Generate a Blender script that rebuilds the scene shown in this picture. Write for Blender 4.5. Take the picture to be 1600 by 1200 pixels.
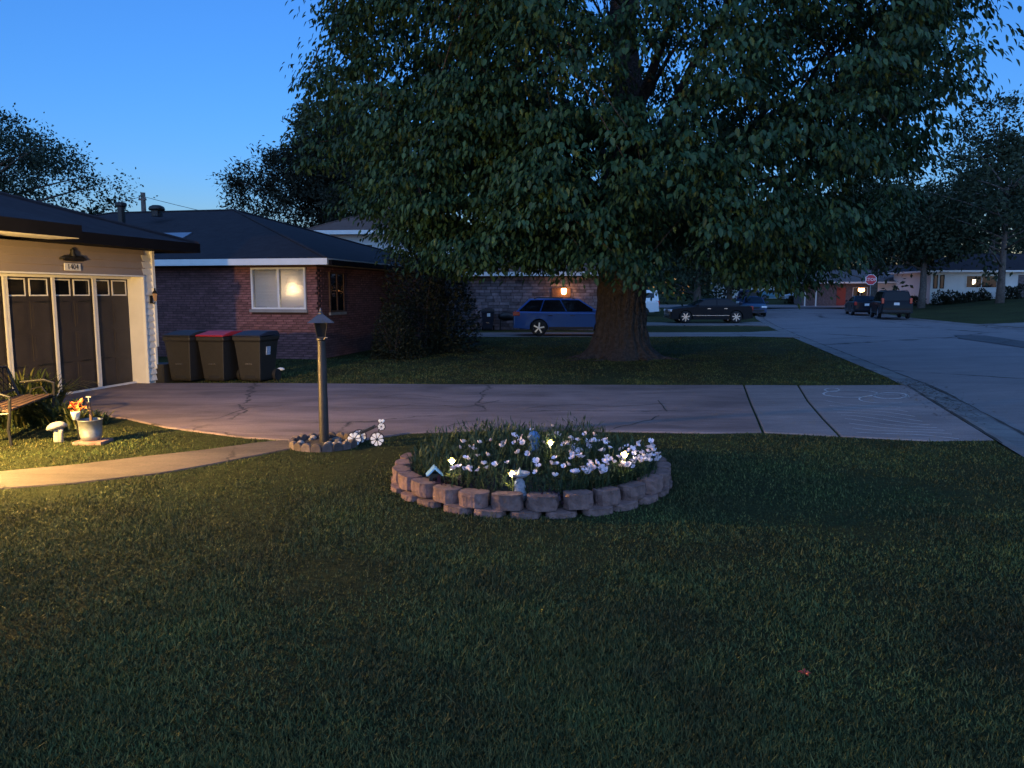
import bpy, bmesh, math, random
import numpy as np
from mathutils import Vector, Matrix

for o in list(bpy.data.objects): bpy.data.objects.remove(o)
S = bpy.context.scene
COL = S.collection
R = math.radians
random.seed(7); RNG = np.random.default_rng(7)

# ------------------------------------------------------------------ camera
F_PX, HOR, CAM_H = 1202.0, 458.0, 1.85          # photograph 1600 x 1200
PITCH = math.atan((600 - HOR) / F_PX)
cd = bpy.data.cameras.new('camera'); cam = bpy.data.objects.new('camera', cd); COL.objects.link(cam)
cd.sensor_width = 36; cd.lens = F_PX / 1600 * 36; cd.clip_end = 3000; cd.clip_start = 0.05
cam.location = (0, 0, CAM_H); cam.rotation_euler = (R(90) - PITCH, 0, 0)
S.camera = cam
S.render.resolution_x, S.render.resolution_y = 1024, 768
S.render.engine = 'CYCLES'; S.cycles.max_bounces = 6; S.cycles.diffuse_bounces = 3; S.cycles.glossy_bounces = 3

# ------------------------------------------------------------------ world, twilight, exposure
W = bpy.data.worlds.new('World'); S.world = W; W.use_nodes = True
wn = W.node_tree.nodes; wl = W.node_tree.links; wn.clear()
sky = wn.new('ShaderNodeTexSky'); sky.sky_type = 'NISHITA'; sky.sun_disc = False
SUN_EL, SUN_ROT = R(2.0), R(180)
sky.sun_elevation = SUN_EL; sky.sun_rotation = SUN_ROT
sky.air_density = 1.0; sky.dust_density = 0.0; sky.ozone_density = 4.8; sky.altitude = 0
tint = wn.new('ShaderNodeMix'); tint.data_type = 'RGBA'; tint.blend_type = 'MULTIPLY'; tint.inputs[0].default_value = 1
tint.inputs[7].default_value = (1.15, 0.91, 0.97, 1)
bg = wn.new('ShaderNodeBackground'); bg.inputs[1].default_value = 0.15
wo = wn.new('ShaderNodeOutputWorld')
wl.new(sky.outputs[0], tint.inputs[6]); wl.new(tint.outputs[2], bg.inputs[0]); wl.new(bg.outputs[0], wo.inputs[0])

sl = bpy.data.lights.new('sun', 'SUN'); so = bpy.data.objects.new('sun', sl); COL.objects.link(so)
sl.energy = 0.48; sl.angle = R(150); sl.color = (0.34, 0.56, 1.0)   # soft afterglow behind the camera
az = SUN_ROT
sd = Vector((math.sin(az) * math.cos(R(24)), math.cos(az) * math.cos(R(24)), math.sin(R(24))))
so.rotation_euler = (-sd).to_track_quat('-Z', 'Y').to_euler(); so.location = sd * 50

vs = S.view_settings
vs.view_transform = 'Standard'; vs.look = 'None'; vs.gamma = 1.0; vs.use_curve_mapping = False
vs.exposure = 2.2

# ------------------------------------------------------------------ helpers
CP, SP = math.cos(PITCH), math.sin(PITCH)
def ray(u, v):
    x = (u - 800) / F_PX; y = (600 - v) / F_PX
    return Vector((x, CP + y * SP, -SP + y * CP))
def gp(u, v, z=0.0):
    "point where the photograph's pixel meets the level z"
    d = ray(u, v); t = (z - CAM_H) / d.z
    return Vector((d.x * t, d.y * t, z))
def at(u, v, depth):
    "point on a pixel's ray at a known distance along +Y"
    d = ray(u, v); t = depth / d.y
    return Vector((d.x * t, depth, CAM_H + d.z * t))
def sstep(a, b, x):
    t = np.clip((np.asarray(x, float) - a) / (b - a), 0, 1); return t * t * (3 - 2 * t)
YL = [-60, 0, 9.46, 15.45, 35.9, 54, 76, 92, 1200]; XLv = [-13, 3.2, 6.06, 7.95, 12.6, 17.0, 24.0, 29.0, 300]
YR = [-60, 0, 41, 54, 76, 92, 1200]; XRv = [26, 26.5, 27.4, 28.0, 33.0, 37, 340]
def XL(y): return np.interp(y, YL, XLv)
def XR(y): return np.interp(y, YR, XRv)
def gz(x, y):
    y = np.asarray(y, float); x = np.asarray(x, float)
    z = 0.012 * np.clip(y - 45, 0, 140)
    return z + 1.15 * sstep(0, 18, x - XR(y))
def gzf(x, y): return float(gz(x, y))

def tag(o, label=None, cat=None, group=None, kind=None):
    if label: o['label'] = label
    if cat: o['category'] = cat
    if group: o['group'] = group
    if kind: o['kind'] = kind
    return o
def empty(name, loc=(0, 0, 0), rz=0.0, label=None, cat=None, group=None):
    o = bpy.data.objects.new(name, None); COL.objects.link(o)
    o.location = loc; o.rotation_euler = (0, 0, rz); o.empty_display_size = 0.1
    return tag(o, label, cat, group)
def link(name, me, parent=None, mat=None, loc=None, rz=None, rot=None, scale=None):
    o = bpy.data.objects.new(name, me); COL.objects.link(o)
    if parent is not None: o.parent = parent
    if mat is not None and not me.materials: me.materials.append(mat)
    if loc is not None: o.location = loc
    if rz is not None: o.rotation_euler = (0, 0, rz)
    if rot is not None: o.rotation_euler = rot
    if scale is not None: o.scale = scale
    return o
def copy_tree(o, parent=None):
    c = o.copy(); COL.objects.link(c); c.parent = parent
    for ch in list(o.children): copy_tree(ch, c)
    return c

class MB:
    def __init__(s): s.v = []; s.f = []
    def add(s, vs_, fs_):
        n = len(s.v); s.v += [tuple(p) for p in vs_]; s.f += [tuple(i + n for i in q) for q in fs_]; return s
    def box(s, c, size, rot=None, taper=1.0):
        hx, hy, hz = size[0] / 2, size[1] / 2, size[2] / 2
        P = [(-hx, -hy, -hz), (hx, -hy, -hz), (hx, hy, -hz), (-hx, hy, -hz)]
        P += [(x * taper, y * taper, hz) for x, y in ((-hx, -hy), (hx, -hy), (hx, hy), (-hx, hy))]
        if rot is not None:
            m = rot if isinstance(rot, Matrix) else Matrix.Rotation(rot, 3, 'Z')
            P = [m @ Vector(p) for p in P]
        P = [(p[0] + c[0], p[1] + c[1], p[2] + c[2]) for p in P]
        return s.add(P, [(0, 3, 2, 1), (4, 5, 6, 7), (0, 1, 5, 4), (1, 2, 6, 5), (2, 3, 7, 6), (3, 0, 4, 7)])
    def b(s, x0, x1, y0, y1, z0, z1):
        return s.box(((x0 + x1) / 2, (y0 + y1) / 2, (z0 + z1) / 2), (x1 - x0, y1 - y0, z1 - z0))
    def tube(s, path, rad, n=8, cap=True):
        path = [Vector(p) for p in path]
        if not hasattr(rad, '__len__'): rad = [rad] * len(path)
        up = None; rings = []; V = []
        for i, p in enumerate(path):
            t = (path[min(i + 1, len(path) - 1)] - path[max(i - 1, 0)])
            t = t.normalized() if t.length > 1e-9 else Vector((0, 0, 1))
            if up is None:
                up = Vector((1, 0, 0)) if abs(t.z) > 0.8 else Vector((0, 0, 1))
            a = (up - t * up.dot(t));
            if a.length < 1e-6: a = t.orthogonal()
            a.normalize(); bb = t.cross(a); up = a
            for k in range(n):
                th = 2 * math.pi * k / n
                V.append(p + (a * math.cos(th) + bb * math.sin(th)) * rad[i])
        Fc = []
        for i in range(len(path) - 1):
            for k in range(n):
                k2 = (k + 1) % n
                Fc.append((i * n + k, i * n + k2, (i + 1) * n + k2, (i + 1) * n + k))
        if cap:
            Fc.append(tuple(range(n - 1, -1, -1))); Fc.append(tuple((len(path) - 1) * n + k for k in range(n)))
        return s.add(V, Fc)
    def lathe(s, prof, n=16, c=(0, 0, 0), m=None):
        V = []; Fc = []
        for r, z in prof:
            for k in range(n):
                th = 2 * math.pi * k / n
                p = Vector((max(r, 1e-4) * math.cos(th), max(r, 1e-4) * math.sin(th), z))
                if m is not None: p = m @ p
                V.append((p[0] + c[0], p[1] + c[1], p[2] + c[2]))
        for i in range(len(prof) - 1):
            for k in range(n):
                k2 = (k + 1) % n
                Fc.append((i * n + k, i * n + k2, (i + 1) * n + k2, (i + 1) * n + k))
        Fc.append(tuple(range(n - 1, -1, -1))); Fc.append(tuple((len(prof) - 1) * n + k for k in range(n)))
        return s.add(V, Fc)
    def prism(s, poly, z0, z1):
        "poly in xy, extruded in z"
        n = len(poly)
        V = [(p[0], p[1], z0) for p in poly] + [(p[0], p[1], z1) for p in poly]
        return s.add(V, [tuple(range(n - 1, -1, -1)), tuple(range(n, 2 * n))] + [(i, (i + 1) % n, n + (i + 1) % n, n + i) for i in range(n)])
    def ball(s, c, r, n=10, m=6):
        rr = r if hasattr(r, '__len__') else (r, r, r)
        V = []; Fc = []
        for i in range(m + 1):
            ph = math.pi * i / m
            for k in range(n):
                th = 2 * math.pi * k / n
                q = max(math.sin(ph), 1e-3)
                V.append((c[0] + rr[0] * q * math.cos(th), c[1] + rr[1] * q * math.sin(th), c[2] - rr[2] * math.cos(ph)))
        for i in range(m):
            for k in range(n):
                k2 = (k + 1) % n
                Fc.append((i * n + k, i * n + k2, (i + 1) * n + k2, (i + 1) * n + k))
        return s.add(V, Fc)
    def mesh(s, name, mat=None, smooth=False):
        me = bpy.data.meshes.new(name); me.from_pydata(s.v, [], s.f); me.validate(); me.update()
        if mat is not None: me.materials.append(mat)
        if smooth:
            me.polygons.foreach_set('use_smooth', [True] * len(me.polygons))
        return me
    def build(s, name, mat=None, parent=None, smooth=False, bevel=0, seg=2, sub=0, loc=None, rz=None):
        o = link(name, s.mesh(name, mat, smooth), parent, None, loc, rz)
        if bevel:
            md = o.modifiers.new('bevel', 'BEVEL'); md.width = bevel; md.segments = seg; md.limit_method = 'ANGLE'; md.angle_limit = R(35)
        if sub:
            md = o.modifiers.new('sub', 'SUBSURF'); md.levels = sub; md.render_levels = sub
        return o

def np_mesh(name, V, faces_n, nper, mat, smooth=False):
    "V (N,3); faces as (M,nper) index array"
    me = bpy.data.meshes.new(name)
    V = np.ascontiguousarray(V, dtype=np.float32); Fi = np.ascontiguousarray(faces_n, dtype=np.int32)
    me.vertices.add(len(V)); me.vertices.foreach_set('co', V.ravel())
    me.loops.add(Fi.size); me.loops.foreach_set('vertex_index', Fi.ravel())
    me.polygons.add(len(Fi)); me.polygons.foreach_set('loop_start', np.arange(len(Fi), dtype=np.int32) * nper)
    if smooth: me.polygons.foreach_set('use_smooth', np.ones(len(Fi), dtype=bool))
    me.materials.append(mat); me.update(calc_edges=True)
    return me

# ------------------------------------------------------------------ materials
def nodes(mat):
    mat.use_nodes = True; nt = mat.node_tree
    return nt, nt.nodes, nt.links, nt.nodes['Principled BSDF']
def pm(name, col, rough=0.7, var=0.25, scale=6.0, bump=0.0, bscale=None, metal=0.0, spec=0.5, col2=None, detail=6, coat=0.0, island=0.0, distort=0.0, strength=1.0):
    m = bpy.data.materials.new(name); nt, N, L, P = nodes(m)
    P.inputs['Roughness'].default_value = rough; P.inputs['Metallic'].default_value = metal
    P.inputs['Specular IOR Level'].default_value = spec; P.inputs['Coat Weight'].default_value = coat
    if coat: P.inputs['Coat Roughness'].default_value = 0.06
    tc = N.new('ShaderNodeTexCoord')
    if var or col2:
        nz = N.new('ShaderNodeTexNoise'); nz.inputs['Scale'].default_value = scale; nz.inputs['Detail'].default_value = detail
        nz.inputs['Roughness'].default_value = 0.65; nz.inputs['Distortion'].default_value = distort
        L.new(tc.outputs['Object'], nz.inputs['Vector'])
        rp = N.new('ShaderNodeValToRGB'); e = rp.color_ramp.elements
        e[0].position = 0.3; e[1].position = 0.7
        c2 = col2 or tuple(min(1, c * (1 + var)) for c in col)
        c1 = col if col2 else tuple(c * (1 - var) for c in col)
        e[0].color = (*c1, 1); e[1].color = (*c2, 1)
        L.new(nz.outputs['Fac'], rp.inputs['Fac']); out = rp.outputs['Color']
        if island:
            g = N.new('ShaderNodeNewGeometry'); mr = N.new('ShaderNodeMapRange')
            mr.inputs['To Min'].default_value = 1 - island; mr.inputs['To Max'].default_value = 1 + island
            L.new(g.outputs['Random Per Island'], mr.inputs['Value'])
            mx = N.new('ShaderNodeMix'); mx.data_type = 'RGBA'; mx.blend_type = 'MULTIPLY'; mx.inputs[0].default_value = 1
            L.new(out, mx.inputs[6]); L.new(mr.outputs[0], mx.inputs[7]); out = mx.outputs[2]
        L.new(out, P.inputs['Base Color'])
    else:
        P.inputs['Base Color'].default_value = (*col, 1)
    if bump:
        nb = N.new('ShaderNodeTexNoise'); nb.inputs['Scale'].default_value = bscale or scale * 4; nb.inputs['Detail'].default_value = 5
        L.new(tc.outputs['Object'], nb.inputs['Vector'])
        bp = N.new('ShaderNodeBump'); bp.inputs['Strength'].default_value = strength; bp.inputs['Distance'].default_value = bump
        L.new(nb.outputs['Fac'], bp.inputs['Height']); L.new(bp.outputs[0], P.inputs['Normal'])
    return m
def rand_obj(m, amt=0.2):
    "each object that carries the material gets its own shade (bricks, boards, blocks)"
    nt = m.node_tree; N, L = nt.nodes, nt.links; P = N['Principled BSDF']
    oi = N.new('ShaderNodeObjectInfo'); mr = N.new('ShaderNodeMapRange'); mr.inputs['To Min'].default_value = 1 - amt; mr.inputs['To Max'].default_value = 1 + amt
    L.new(oi.outputs['Random'], mr.inputs['Value'])
    mx = N.new('ShaderNodeMix'); mx.data_type = 'RGBA'; mx.blend_type = 'MULTIPLY'; mx.inputs[0].default_value = 1
    src = P.inputs['Base Color'].links[0].from_socket if P.inputs['Base Color'].links else None
    if src: L.new(src, mx.inputs[6])
    else: mx.inputs[6].default_value = P.inputs['Base Color'].default_value
    L.new(mr.outputs[0], mx.inputs[7]); L.new(mx.outputs[2], P.inputs['Base Color'])
    return m
def glow(name, col, strength):
    m = bpy.data.materials.new(name); nt, N, L, P = nodes(m)
    P.inputs['Base Color'].default_value = (*col, 1); P.inputs['Emission Color'].default_value = (*col, 1); P.inputs['Emission Strength'].default_value = strength
    return m
def leafmat(name, col, trans=0.25, rough=0.45, island=0.45, yellow=0.15, spec=0.4):
    m = bpy.data.materials.new(name); nt, N, L, P = nodes(m)
    g = N.new('ShaderNodeNewGeometry'); rp = N.new('ShaderNodeValToRGB'); e = rp.color_ramp.elements
    a = tuple(c * (1 - island) for c in col); b = tuple(min(1, c * (1 + island)) for c in col)
    e[0].color = (*a, 1); e[1].color = (b[0] * (1 + yellow * 2), b[1] * (1 + yellow * .4), b[2], 1); e.new(0.6).color = (*col, 1)
    L.new(g.outputs['Random Per Island'], rp.inputs['Fac']); L.new(rp.outputs['Color'], P.inputs['Base Color'])
    P.inputs['Roughness'].default_value = rough; P.inputs['Specular IOR Level'].default_value = spec
    tr = N.new('ShaderNodeBsdfTranslucent'); L.new(rp.outputs['Color'], tr.inputs['Color'])
    ms = N.new('ShaderNodeMixShader'); ms.inputs[0].default_value = trans
    out = N['Material Output']; L.new(P.outputs[0], ms.inputs[1]); L.new(tr.outputs[0], ms.inputs[2]); L.new(ms.outputs[0], out.inputs['Surface'])
    return m

M = {}
M['white_paint'] = pm('white_paint', (0.72, 0.72, 0.70), 0.5, 0.06, 3)
M['siding'] = rand_obj(pm('siding', (0.66, 0.64, 0.60), 0.55, 0.08, 2, 0.002, 30), 0.05)
M['siding_tan_dim'] = rand_obj(pm('siding_tan_dim', (0.26, 0.215, 0.195), 0.6, 0.08, 2, 0.002, 30), 0.05)  # darker siding copy; weaker lamp light above the door is put into its colour
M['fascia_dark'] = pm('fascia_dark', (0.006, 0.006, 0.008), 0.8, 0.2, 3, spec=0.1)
M['black_metal'] = pm('black_metal', (0.02, 0.02, 0.022), 0.45, 0.2, 8, metal=0.3)
M['brick'] = rand_obj(pm('brick', (0.20, 0.085, 0.080), 0.85, 0.35, 9, 0.004, 60, island=0.25), 0.28)
M['mortar'] = pm('mortar', (0.055, 0.030, 0.030), 0.95, 0.2, 20, 0.003, 80)
M['brown_brick'] = rand_obj(pm('brown_brick', (0.17, 0.14, 0.15), 0.9, 0.4, 5, 0.01, 30, island=0.3), 0.45)
M['bin'] = pm('bin_plastic', (0.016, 0.015, 0.014), 0.6, 0.2, 12, 0.001, 120)
M['bin_blue'] = pm('bin_plastic_blue', (0.013, 0.015, 0.028), 0.6, 0.2, 12, 0.001, 120)
M['red_plastic'] = pm('red_plastic', (0.35, 0.015, 0.02), 0.5, 0.2, 9)
M['glass'] = pm('dark_glass', (0.006, 0.007, 0.009), 0.06, 0, spec=0.32)
M['tyre'] = pm('tyre_rubber', (0.012, 0.012, 0.013), 0.85, 0.2, 20)
M['alloy'] = pm('alloy', (0.62, 0.62, 0.64), 0.28, 0.05, 8, metal=0.75)
M['chrome'] = pm('chrome', (0.7, 0.7, 0.72), 0.15, 0, metal=1.0)
M['trim'] = pm('dark_trim', (0.015, 0.015, 0.017), 0.6, 0.1, 8)
M['red_lens'] = pm('red_lens', (0.45, 0.02, 0.015), 0.2, 0, coat=0.5)
M['clear_lens'] = pm('clear_lens', (0.75, 0.77, 0.8), 0.12, 0, spec=0.8)
M['plate'] = pm('plate', (0.7, 0.7, 0.7), 0.5, 0.05, 10)
M['concrete'] = pm('concrete', (0.26, 0.25, 0.24), 0.85, 0.25, 1.3, 0.003, 60)
M['soil'] = pm('soil', (0.035, 0.025, 0.02), 0.95, 0.4, 9, 0.02, 30)
M['block'] = rand_obj(pm('edging_block', (0.20, 0.115, 0.10), 0.92, 0.45, 9, 0.014, 34, island=0.0), 0.22)
M['stone'] = rand_obj(pm('garden_stone', (0.20, 0.17, 0.16), 0.85, 0.3, 6, 0.006, 30), 0.5)
M['scallop'] = rand_obj(pm('scallop_stone', (0.11, 0.08, 0.07), 0.9, 0.4, 10, 0.006, 40), 0.35)
M['galv'] = pm('galvanised', (0.22, 0.23, 0.23), 0.5, 0.25, 14, metal=0.5)
M['statue'] = pm('statue_stone', (0.34, 0.33, 0.31), 0.85, 0.25, 14, 0.004, 60)
M['statue_grey'] = pm('statue_grey', (0.28, 0.28, 0.32), 0.85, 0.4, 22, 0.004, 60)
M['blue_glaze'] = pm('blue_glaze', (0.06, 0.16, 0.38), 0.35, 0.4, 12)
M['lightblue'] = pm('lightblue_paint', (0.22, 0.42, 0.62), 0.45, 0.2, 15)
M['bark'] = pm('bark', (0.052, 0.043, 0.041), 0.95, 0.6, 11, 0.10, 22)
M['bark_grey'] = pm('bark_grey', (0.12, 0.10, 0.09), 0.95, 0.4, 6, 0.03, 14)
M['orange'] = pm('orange_silk', (0.75, 0.20, 0.05), 0.6, 0.25, 20)
M['white_petal'] = pm('white_petal', (0.80, 0.76, 0.82), 0.6, 0.08, 30)
M['enamel'] = pm('white_enamel', (0.82, 0.82, 0.82), 0.35, 0.03, 9)
M['wood_brown'] = pm('brown_wood', (0.10, 0.055, 0.035), 0.7, 0.4, 12, 0.003, 60)
M['pole_wood'] = pm('pole_wood', (0.13, 0.10, 0.09), 0.9, 0.3, 6)
M['lens_orange'] = glow('orange_lamp', (1.0, 0.42, 0.12), 6)
# ------------------------------------------------------------------ setting materials
def paving(name, col, dark, crack_scale=0.35, crack_w=0.012, stain=0.6, warm=None):
    m = bpy.data.materials.new(name); nt, N, L, P = nodes(m)
    tc = N.new('ShaderNodeTexCoord'); P.inputs['Roughness'].default_value = 0.82; P.inputs['Specular IOR Level'].default_value = 0.35
    def noise(sc, det=6, dist=0.0, vec=None):
        n = N.new('ShaderNodeTexNoise'); n.inputs['Scale'].default_value = sc; n.inputs['Detail'].default_value = det; n.inputs['Roughness'].default_value = 0.65
        n.inputs['Distortion'].default_value = dist; L.new(vec or tc.outputs['Object'], n.inputs['Vector']); return n
    def ramp(src, p0, p1, c0, c1):
        r = N.new('ShaderNodeValToRGB'); e = r.color_ramp.elements; e[0].position = p0; e[1].position = p1; e[0].color = (*c0, 1); e[1].color = (*c1, 1); L.new(src, r.inputs['Fac']); return r
    mp = N.new('ShaderNodeMapping'); mp.inputs['Scale'].default_value = (0.45, 1.3, 1); L.new(tc.outputs['Object'], mp.inputs['Vector'])
    big = noise(0.9, 7, 0.6, mp.outputs['Vector']); fine = noise(45, 4)
    c = ramp(big.outputs['Fac'], 0.36, 0.64, dark, col)
    streak = N.new('ShaderNodeMapping'); streak.inputs['Scale'].default_value = (1.2, 6.0, 1); L.new(tc.outputs['Object'], streak.inputs['Vector'])
    stn = noise(1.3, 8, 1.2, streak.outputs['Vector']); stc = ramp(stn.outputs['Fac'], 0.3, 0.72, (0.7,) * 3, (1.3,) * 3)
    mxs = N.new('ShaderNodeMix'); mxs.data_type = 'RGBA'; mxs.blend_type = 'MULTIPLY'; mxs.inputs[0].default_value = stain; L.new(c.outputs[0], mxs.inputs[6]); L.new(stc.outputs[0], mxs.inputs[7])
    f = ramp(fine.outputs['Fac'], 0.3, 0.75, (0.78,) * 3, (1.2,) * 3)
    mx = N.new('ShaderNodeMix'); mx.data_type = 'RGBA'; mx.blend_type = 'MULTIPLY'; mx.inputs[0].default_value = 1
    L.new(mxs.outputs[2], mx.inputs[6]); L.new(f.outputs[0], mx.inputs[7])
    wob = noise(1.6, 5); vadd = N.new('ShaderNodeMix'); vadd.data_type = 'VECTOR'; vadd.inputs[0].default_value = 0.35
    L.new(tc.outputs['Object'], vadd.inputs[4]); L.new(wob.outputs['Color'], vadd.inputs[5])
    vo = N.new('ShaderNodeTexVoronoi'); vo.feature = 'DISTANCE_TO_EDGE'; vo.inputs['Scale'].default_value = crack_scale; L.new(vadd.outputs[1], vo.inputs['Vector'])
    cr = ramp(vo.outputs['Distance'], crack_w * 0.3, crack_w, (0, 0, 0), (1, 1, 1))
    gate = noise(0.5, 3); gr = ramp(gate.outputs['Fac'], 0.42, 0.55, (1, 1, 1), (0, 0, 0))
    mxm = N.new('ShaderNodeMath'); mxm.operation = 'MAXIMUM'; L.new(cr.outputs[0], mxm.inputs[0]); L.new(gr.outputs[0], mxm.inputs[1])
    m2 = N.new('ShaderNodeMix'); m2.data_type = 'RGBA'; L.new(mxm.outputs[0], m2.inputs[0]); m2.inputs[6].default_value = (0.02, 0.018, 0.017, 1); L.new(mx.outputs[2], m2.inputs[7])
    L.new(m2.outputs[2], P.inputs['Base Color'])
    ad = N.new('ShaderNodeMath'); ad.operation = 'MULTIPLY_ADD'; L.new(mxm.outputs[0], ad.inputs[0]); ad.inputs[1].default_value = 1.5; L.new(fine.outputs['Fac'], ad.inputs[2])
    bp = N.new('ShaderNodeBump'); bp.inputs['Strength'].default_value = 0.7; bp.inputs['Distance'].default_value = 0.006; L.new(ad.outputs[0], bp.inputs['Height']); L.new(bp.outputs[0], P.inputs['Normal'])
    return m
M['drive'] = paving('driveway_concrete', (0.27, 0.195, 0.185), (0.135, 0.098, 0.095), 0.22, 0.0035)
M['drive_new'] = paving('driveway_slab_concrete', (0.25, 0.21, 0.205), (0.17, 0.145, 0.145), 0.12, 0.006)
M['street'] = paving('street_surface', (0.19, 0.175, 0.18), (0.145, 0.135, 0.14), 0.13, 0.010)
M['patch'] = paving('street_patch', (0.075, 0.075, 0.08), (0.055, 0.055, 0.06), 0.2, 0.006)
M['gutter'] = paving('gutter_concrete', (0.20, 0.19, 0.185), (0.11, 0.10, 0.10), 0.3, 0.010)
M['path'] = paving('path_concrete', (0.13, 0.10, 0.085), (0.065, 0.05, 0.043), 0.35, 0.003)
M['chalk'] = pm('chalk', (0.48, 0.47, 0.48), 0.95, 0.3, 40)

def lawnmat():
    m = bpy.data.materials.new('lawn_ground'); nt, N, L, P = nodes(m)
    tc = N.new('ShaderNodeTexCoord'); P.inputs['Roughness'].default_value = 1; P.inputs['Specular IOR Level'].default_value = 0.05
    a = N.new('ShaderNodeTexNoise'); a.inputs['Scale'].default_value = 0.35; a.inputs['Detail'].default_value = 8; a.inputs['Roughness'].default_value = 0.7
    b = N.new('ShaderNodeTexNoise'); b.inputs['Scale'].default_value = 18; b.inputs['Detail'].default_value = 8; b.inputs['Roughness'].default_value = 0.8
    for n in (a, b): L.new(tc.outputs['Object'], n.inputs['Vector'])
    r = N.new('ShaderNodeValToRGB'); e = r.color_ramp.elements; e[0].position = .3; e[1].position = .7; e[0].color = (0.034, 0.040, 0.020, 1); e[1].color = (0.062, 0.074, 0.030, 1); L.new(a.outputs['Fac'], r.inputs['Fac'])
    r2 = N.new('ShaderNodeValToRGB'); e = r2.color_ramp.elements; e[0].position = .3; e[1].position = .72; e[0].color = (.45,) * 3 + (1,); e[1].color = (1.4,) * 3 + (1,); L.new(b.outputs['Fac'], r2.inputs['Fac'])
    mx = N.new('ShaderNodeMix'); mx.data_type = 'RGBA'; mx.blend_type = 'MULTIPLY'; mx.inputs[0].default_value = 1; L.new(r.outputs[0], mx.inputs[6]); L.new(r2.outputs[0], mx.inputs[7]); L.new(mx.outputs[2], P.inputs['Base Color'])
    bp = N.new('ShaderNodeBump'); bp.inputs['Distance'].default_value = 0.06; bp.inputs['Strength'].default_value = 1; L.new(b.outputs['Fac'], bp.inputs['Height']); L.new(bp.outputs[0], P.inputs['Normal'])
    return m
M['lawn'] = lawnmat()

# ------------------------------------------------------------------ ground sheet with the street bed sunk into it
rows = list(np.arange(-40, 78, 2.0)) + [78, 84, 90, 100, 115, 130, 150, 180, 220, 300, 450, 800]
rows = sorted(set([float(r) for r in rows] + [float(y) for y in YL + YR if -40 <= y <= 76]))
left_u = [-900, -300, -120, -60, -40, -25, -15, -10, -6, -3, -1.2, 0]
right_u = [0, 1.5, 3, 5, 7, 9, 11, 13, 15, 18, 25, 40, 80, 200, 700]
V = []; ncol = len(left_u) + 4 + len(right_u)
for y in rows:
    xl, xr = float(XL(y)), float(XR(y))
    sunk = -0.30 if y < 76.5 else 0.0
    for u in left_u: V.append((xl + u, y, gzf(xl + u, y)))
    for t in (0.03, 0.33, 0.66): pass
    for xx in (xl + 0.03, xl + (xr - xl) * .33, xl + (xr - xl) * .66, xr - 0.03): V.append((xx, y, gzf(xx, y) + sunk))
    for u in right_u: V.append((xr + u, y, gzf(xr + u + 1e-6, y)))
Fc = []
for i in range(len(rows) - 1):
    for j in range(ncol - 1):
        a = i * ncol + j; Fc.append((a, a + 1, a + ncol + 1, a + ncol))
mb = MB(); mb.add(V, Fc)
tag(mb.build('ground', M['lawn'], smooth=False), kind='structure')

def sheet(name, polys, mat, z=0.0, th=0.0, parent=None, fine=None):
    mb = MB()
    for poly in polys:
        n = len(poly); P = [(p[0], p[1], gzf(p[0], p[1]) + z) for p in poly]
        mb.add(P, [tuple(range(n))])
        if th:
            Q = [(p[0], p[1], p[2] - th) for p in P]
            mb.add(P + Q, [(i, n + i, n + (i + 1) % n, (i + 1) % n) for i in range(n)])
    me = mb.mesh(name, mat)
    return link(name, me, parent)

# street surface with a slight crown, gutters and kerbs
ys = [y for y in rows if y <= 76]
GUT = 0.62
V = []; Fc = []
for y in ys:
    xl, xr = float(XL(y)) + GUT, float(XR(y)) - GUT
    for k in range(9):
        t = k / 8; x = xl + (xr - xl) * t
        V.append((x, y, gzf(x, y) - 0.075 + 0.10 * (1 - (2 * t - 1) ** 2) * 0.6))
for i in range(len(ys) - 1):
    for j in range(8):
        a = i * 9 + j; Fc.append((a, a + 1, a + 10, a + 9))
tag(MB().add(V, Fc).build('street', M['street'], smooth=True), kind='structure')
crossst = MB()
xs = list(np.arange(-60, 200, 5.0))
V = []; Fc = []
for x in xs:
    for k in range(4):
        y = 77.2 + k * 3.6; V.append((x, y, gzf(x, y) + 0.03))
for i in range(len(xs) - 1):
    for j in range(3):
        a = i * 4 + j; Fc.append((a, a + 4, a + 5, a + 1))
tag(MB().add(V, Fc).build('cross_street', M['street']), kind='structure')

def along(y0, y1, step):
    n = max(1, int(round((y1 - y0) / step))); return [y0 + (y1 - y0) * i / n for i in range(n + 1)]
gutter = empty('gutter'); tag(gutter, kind='structure')
def gut_piece(y0, y1, side):
    prof = [(0.0, -0.006), (0.14, -0.012), (0.24, -0.06), (0.62, -0.076), (0.645, -0.10)]
    V = []; n = len(prof); yy = along(y0 + .012, y1 - .012, 3.0)
    for y in yy:
        for u, z in prof:
            x = (float(XL(y)) + u) if side < 0 else (float(XR(y)) - u)
            V.append((x, y, gzf(x, y) + z + 0.016))
    Fc = []
    for i in range(len(yy) - 1):
        for j in range(n - 1):
            a = i * n + j; q = (a, a + 1, a + n + 1, a + n); Fc.append(q if side < 0 else q[::-1])
    e0 = [(v[0], v[1], v[2] - .12) for v in V[:n]] ; m_ = MB().add(V, Fc)
    m_.add(V[:n] + e0, [(j, n + j, n + j + 1, j + 1) for j in range(n - 1)])
    m_.build('gutter_segment', M['gutter'], gutter)
for y0 in np.arange(-10, 75, 3.0): gut_piece(y0, min(y0 + 3.0, 76), -1)
for y0 in np.arange(-10, 75, 6.0): gut_piece(y0, min(y0 + 6.0, 76), 1)
def xy(u, v): p = gp(u, v); return (p.x, p.y)
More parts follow.
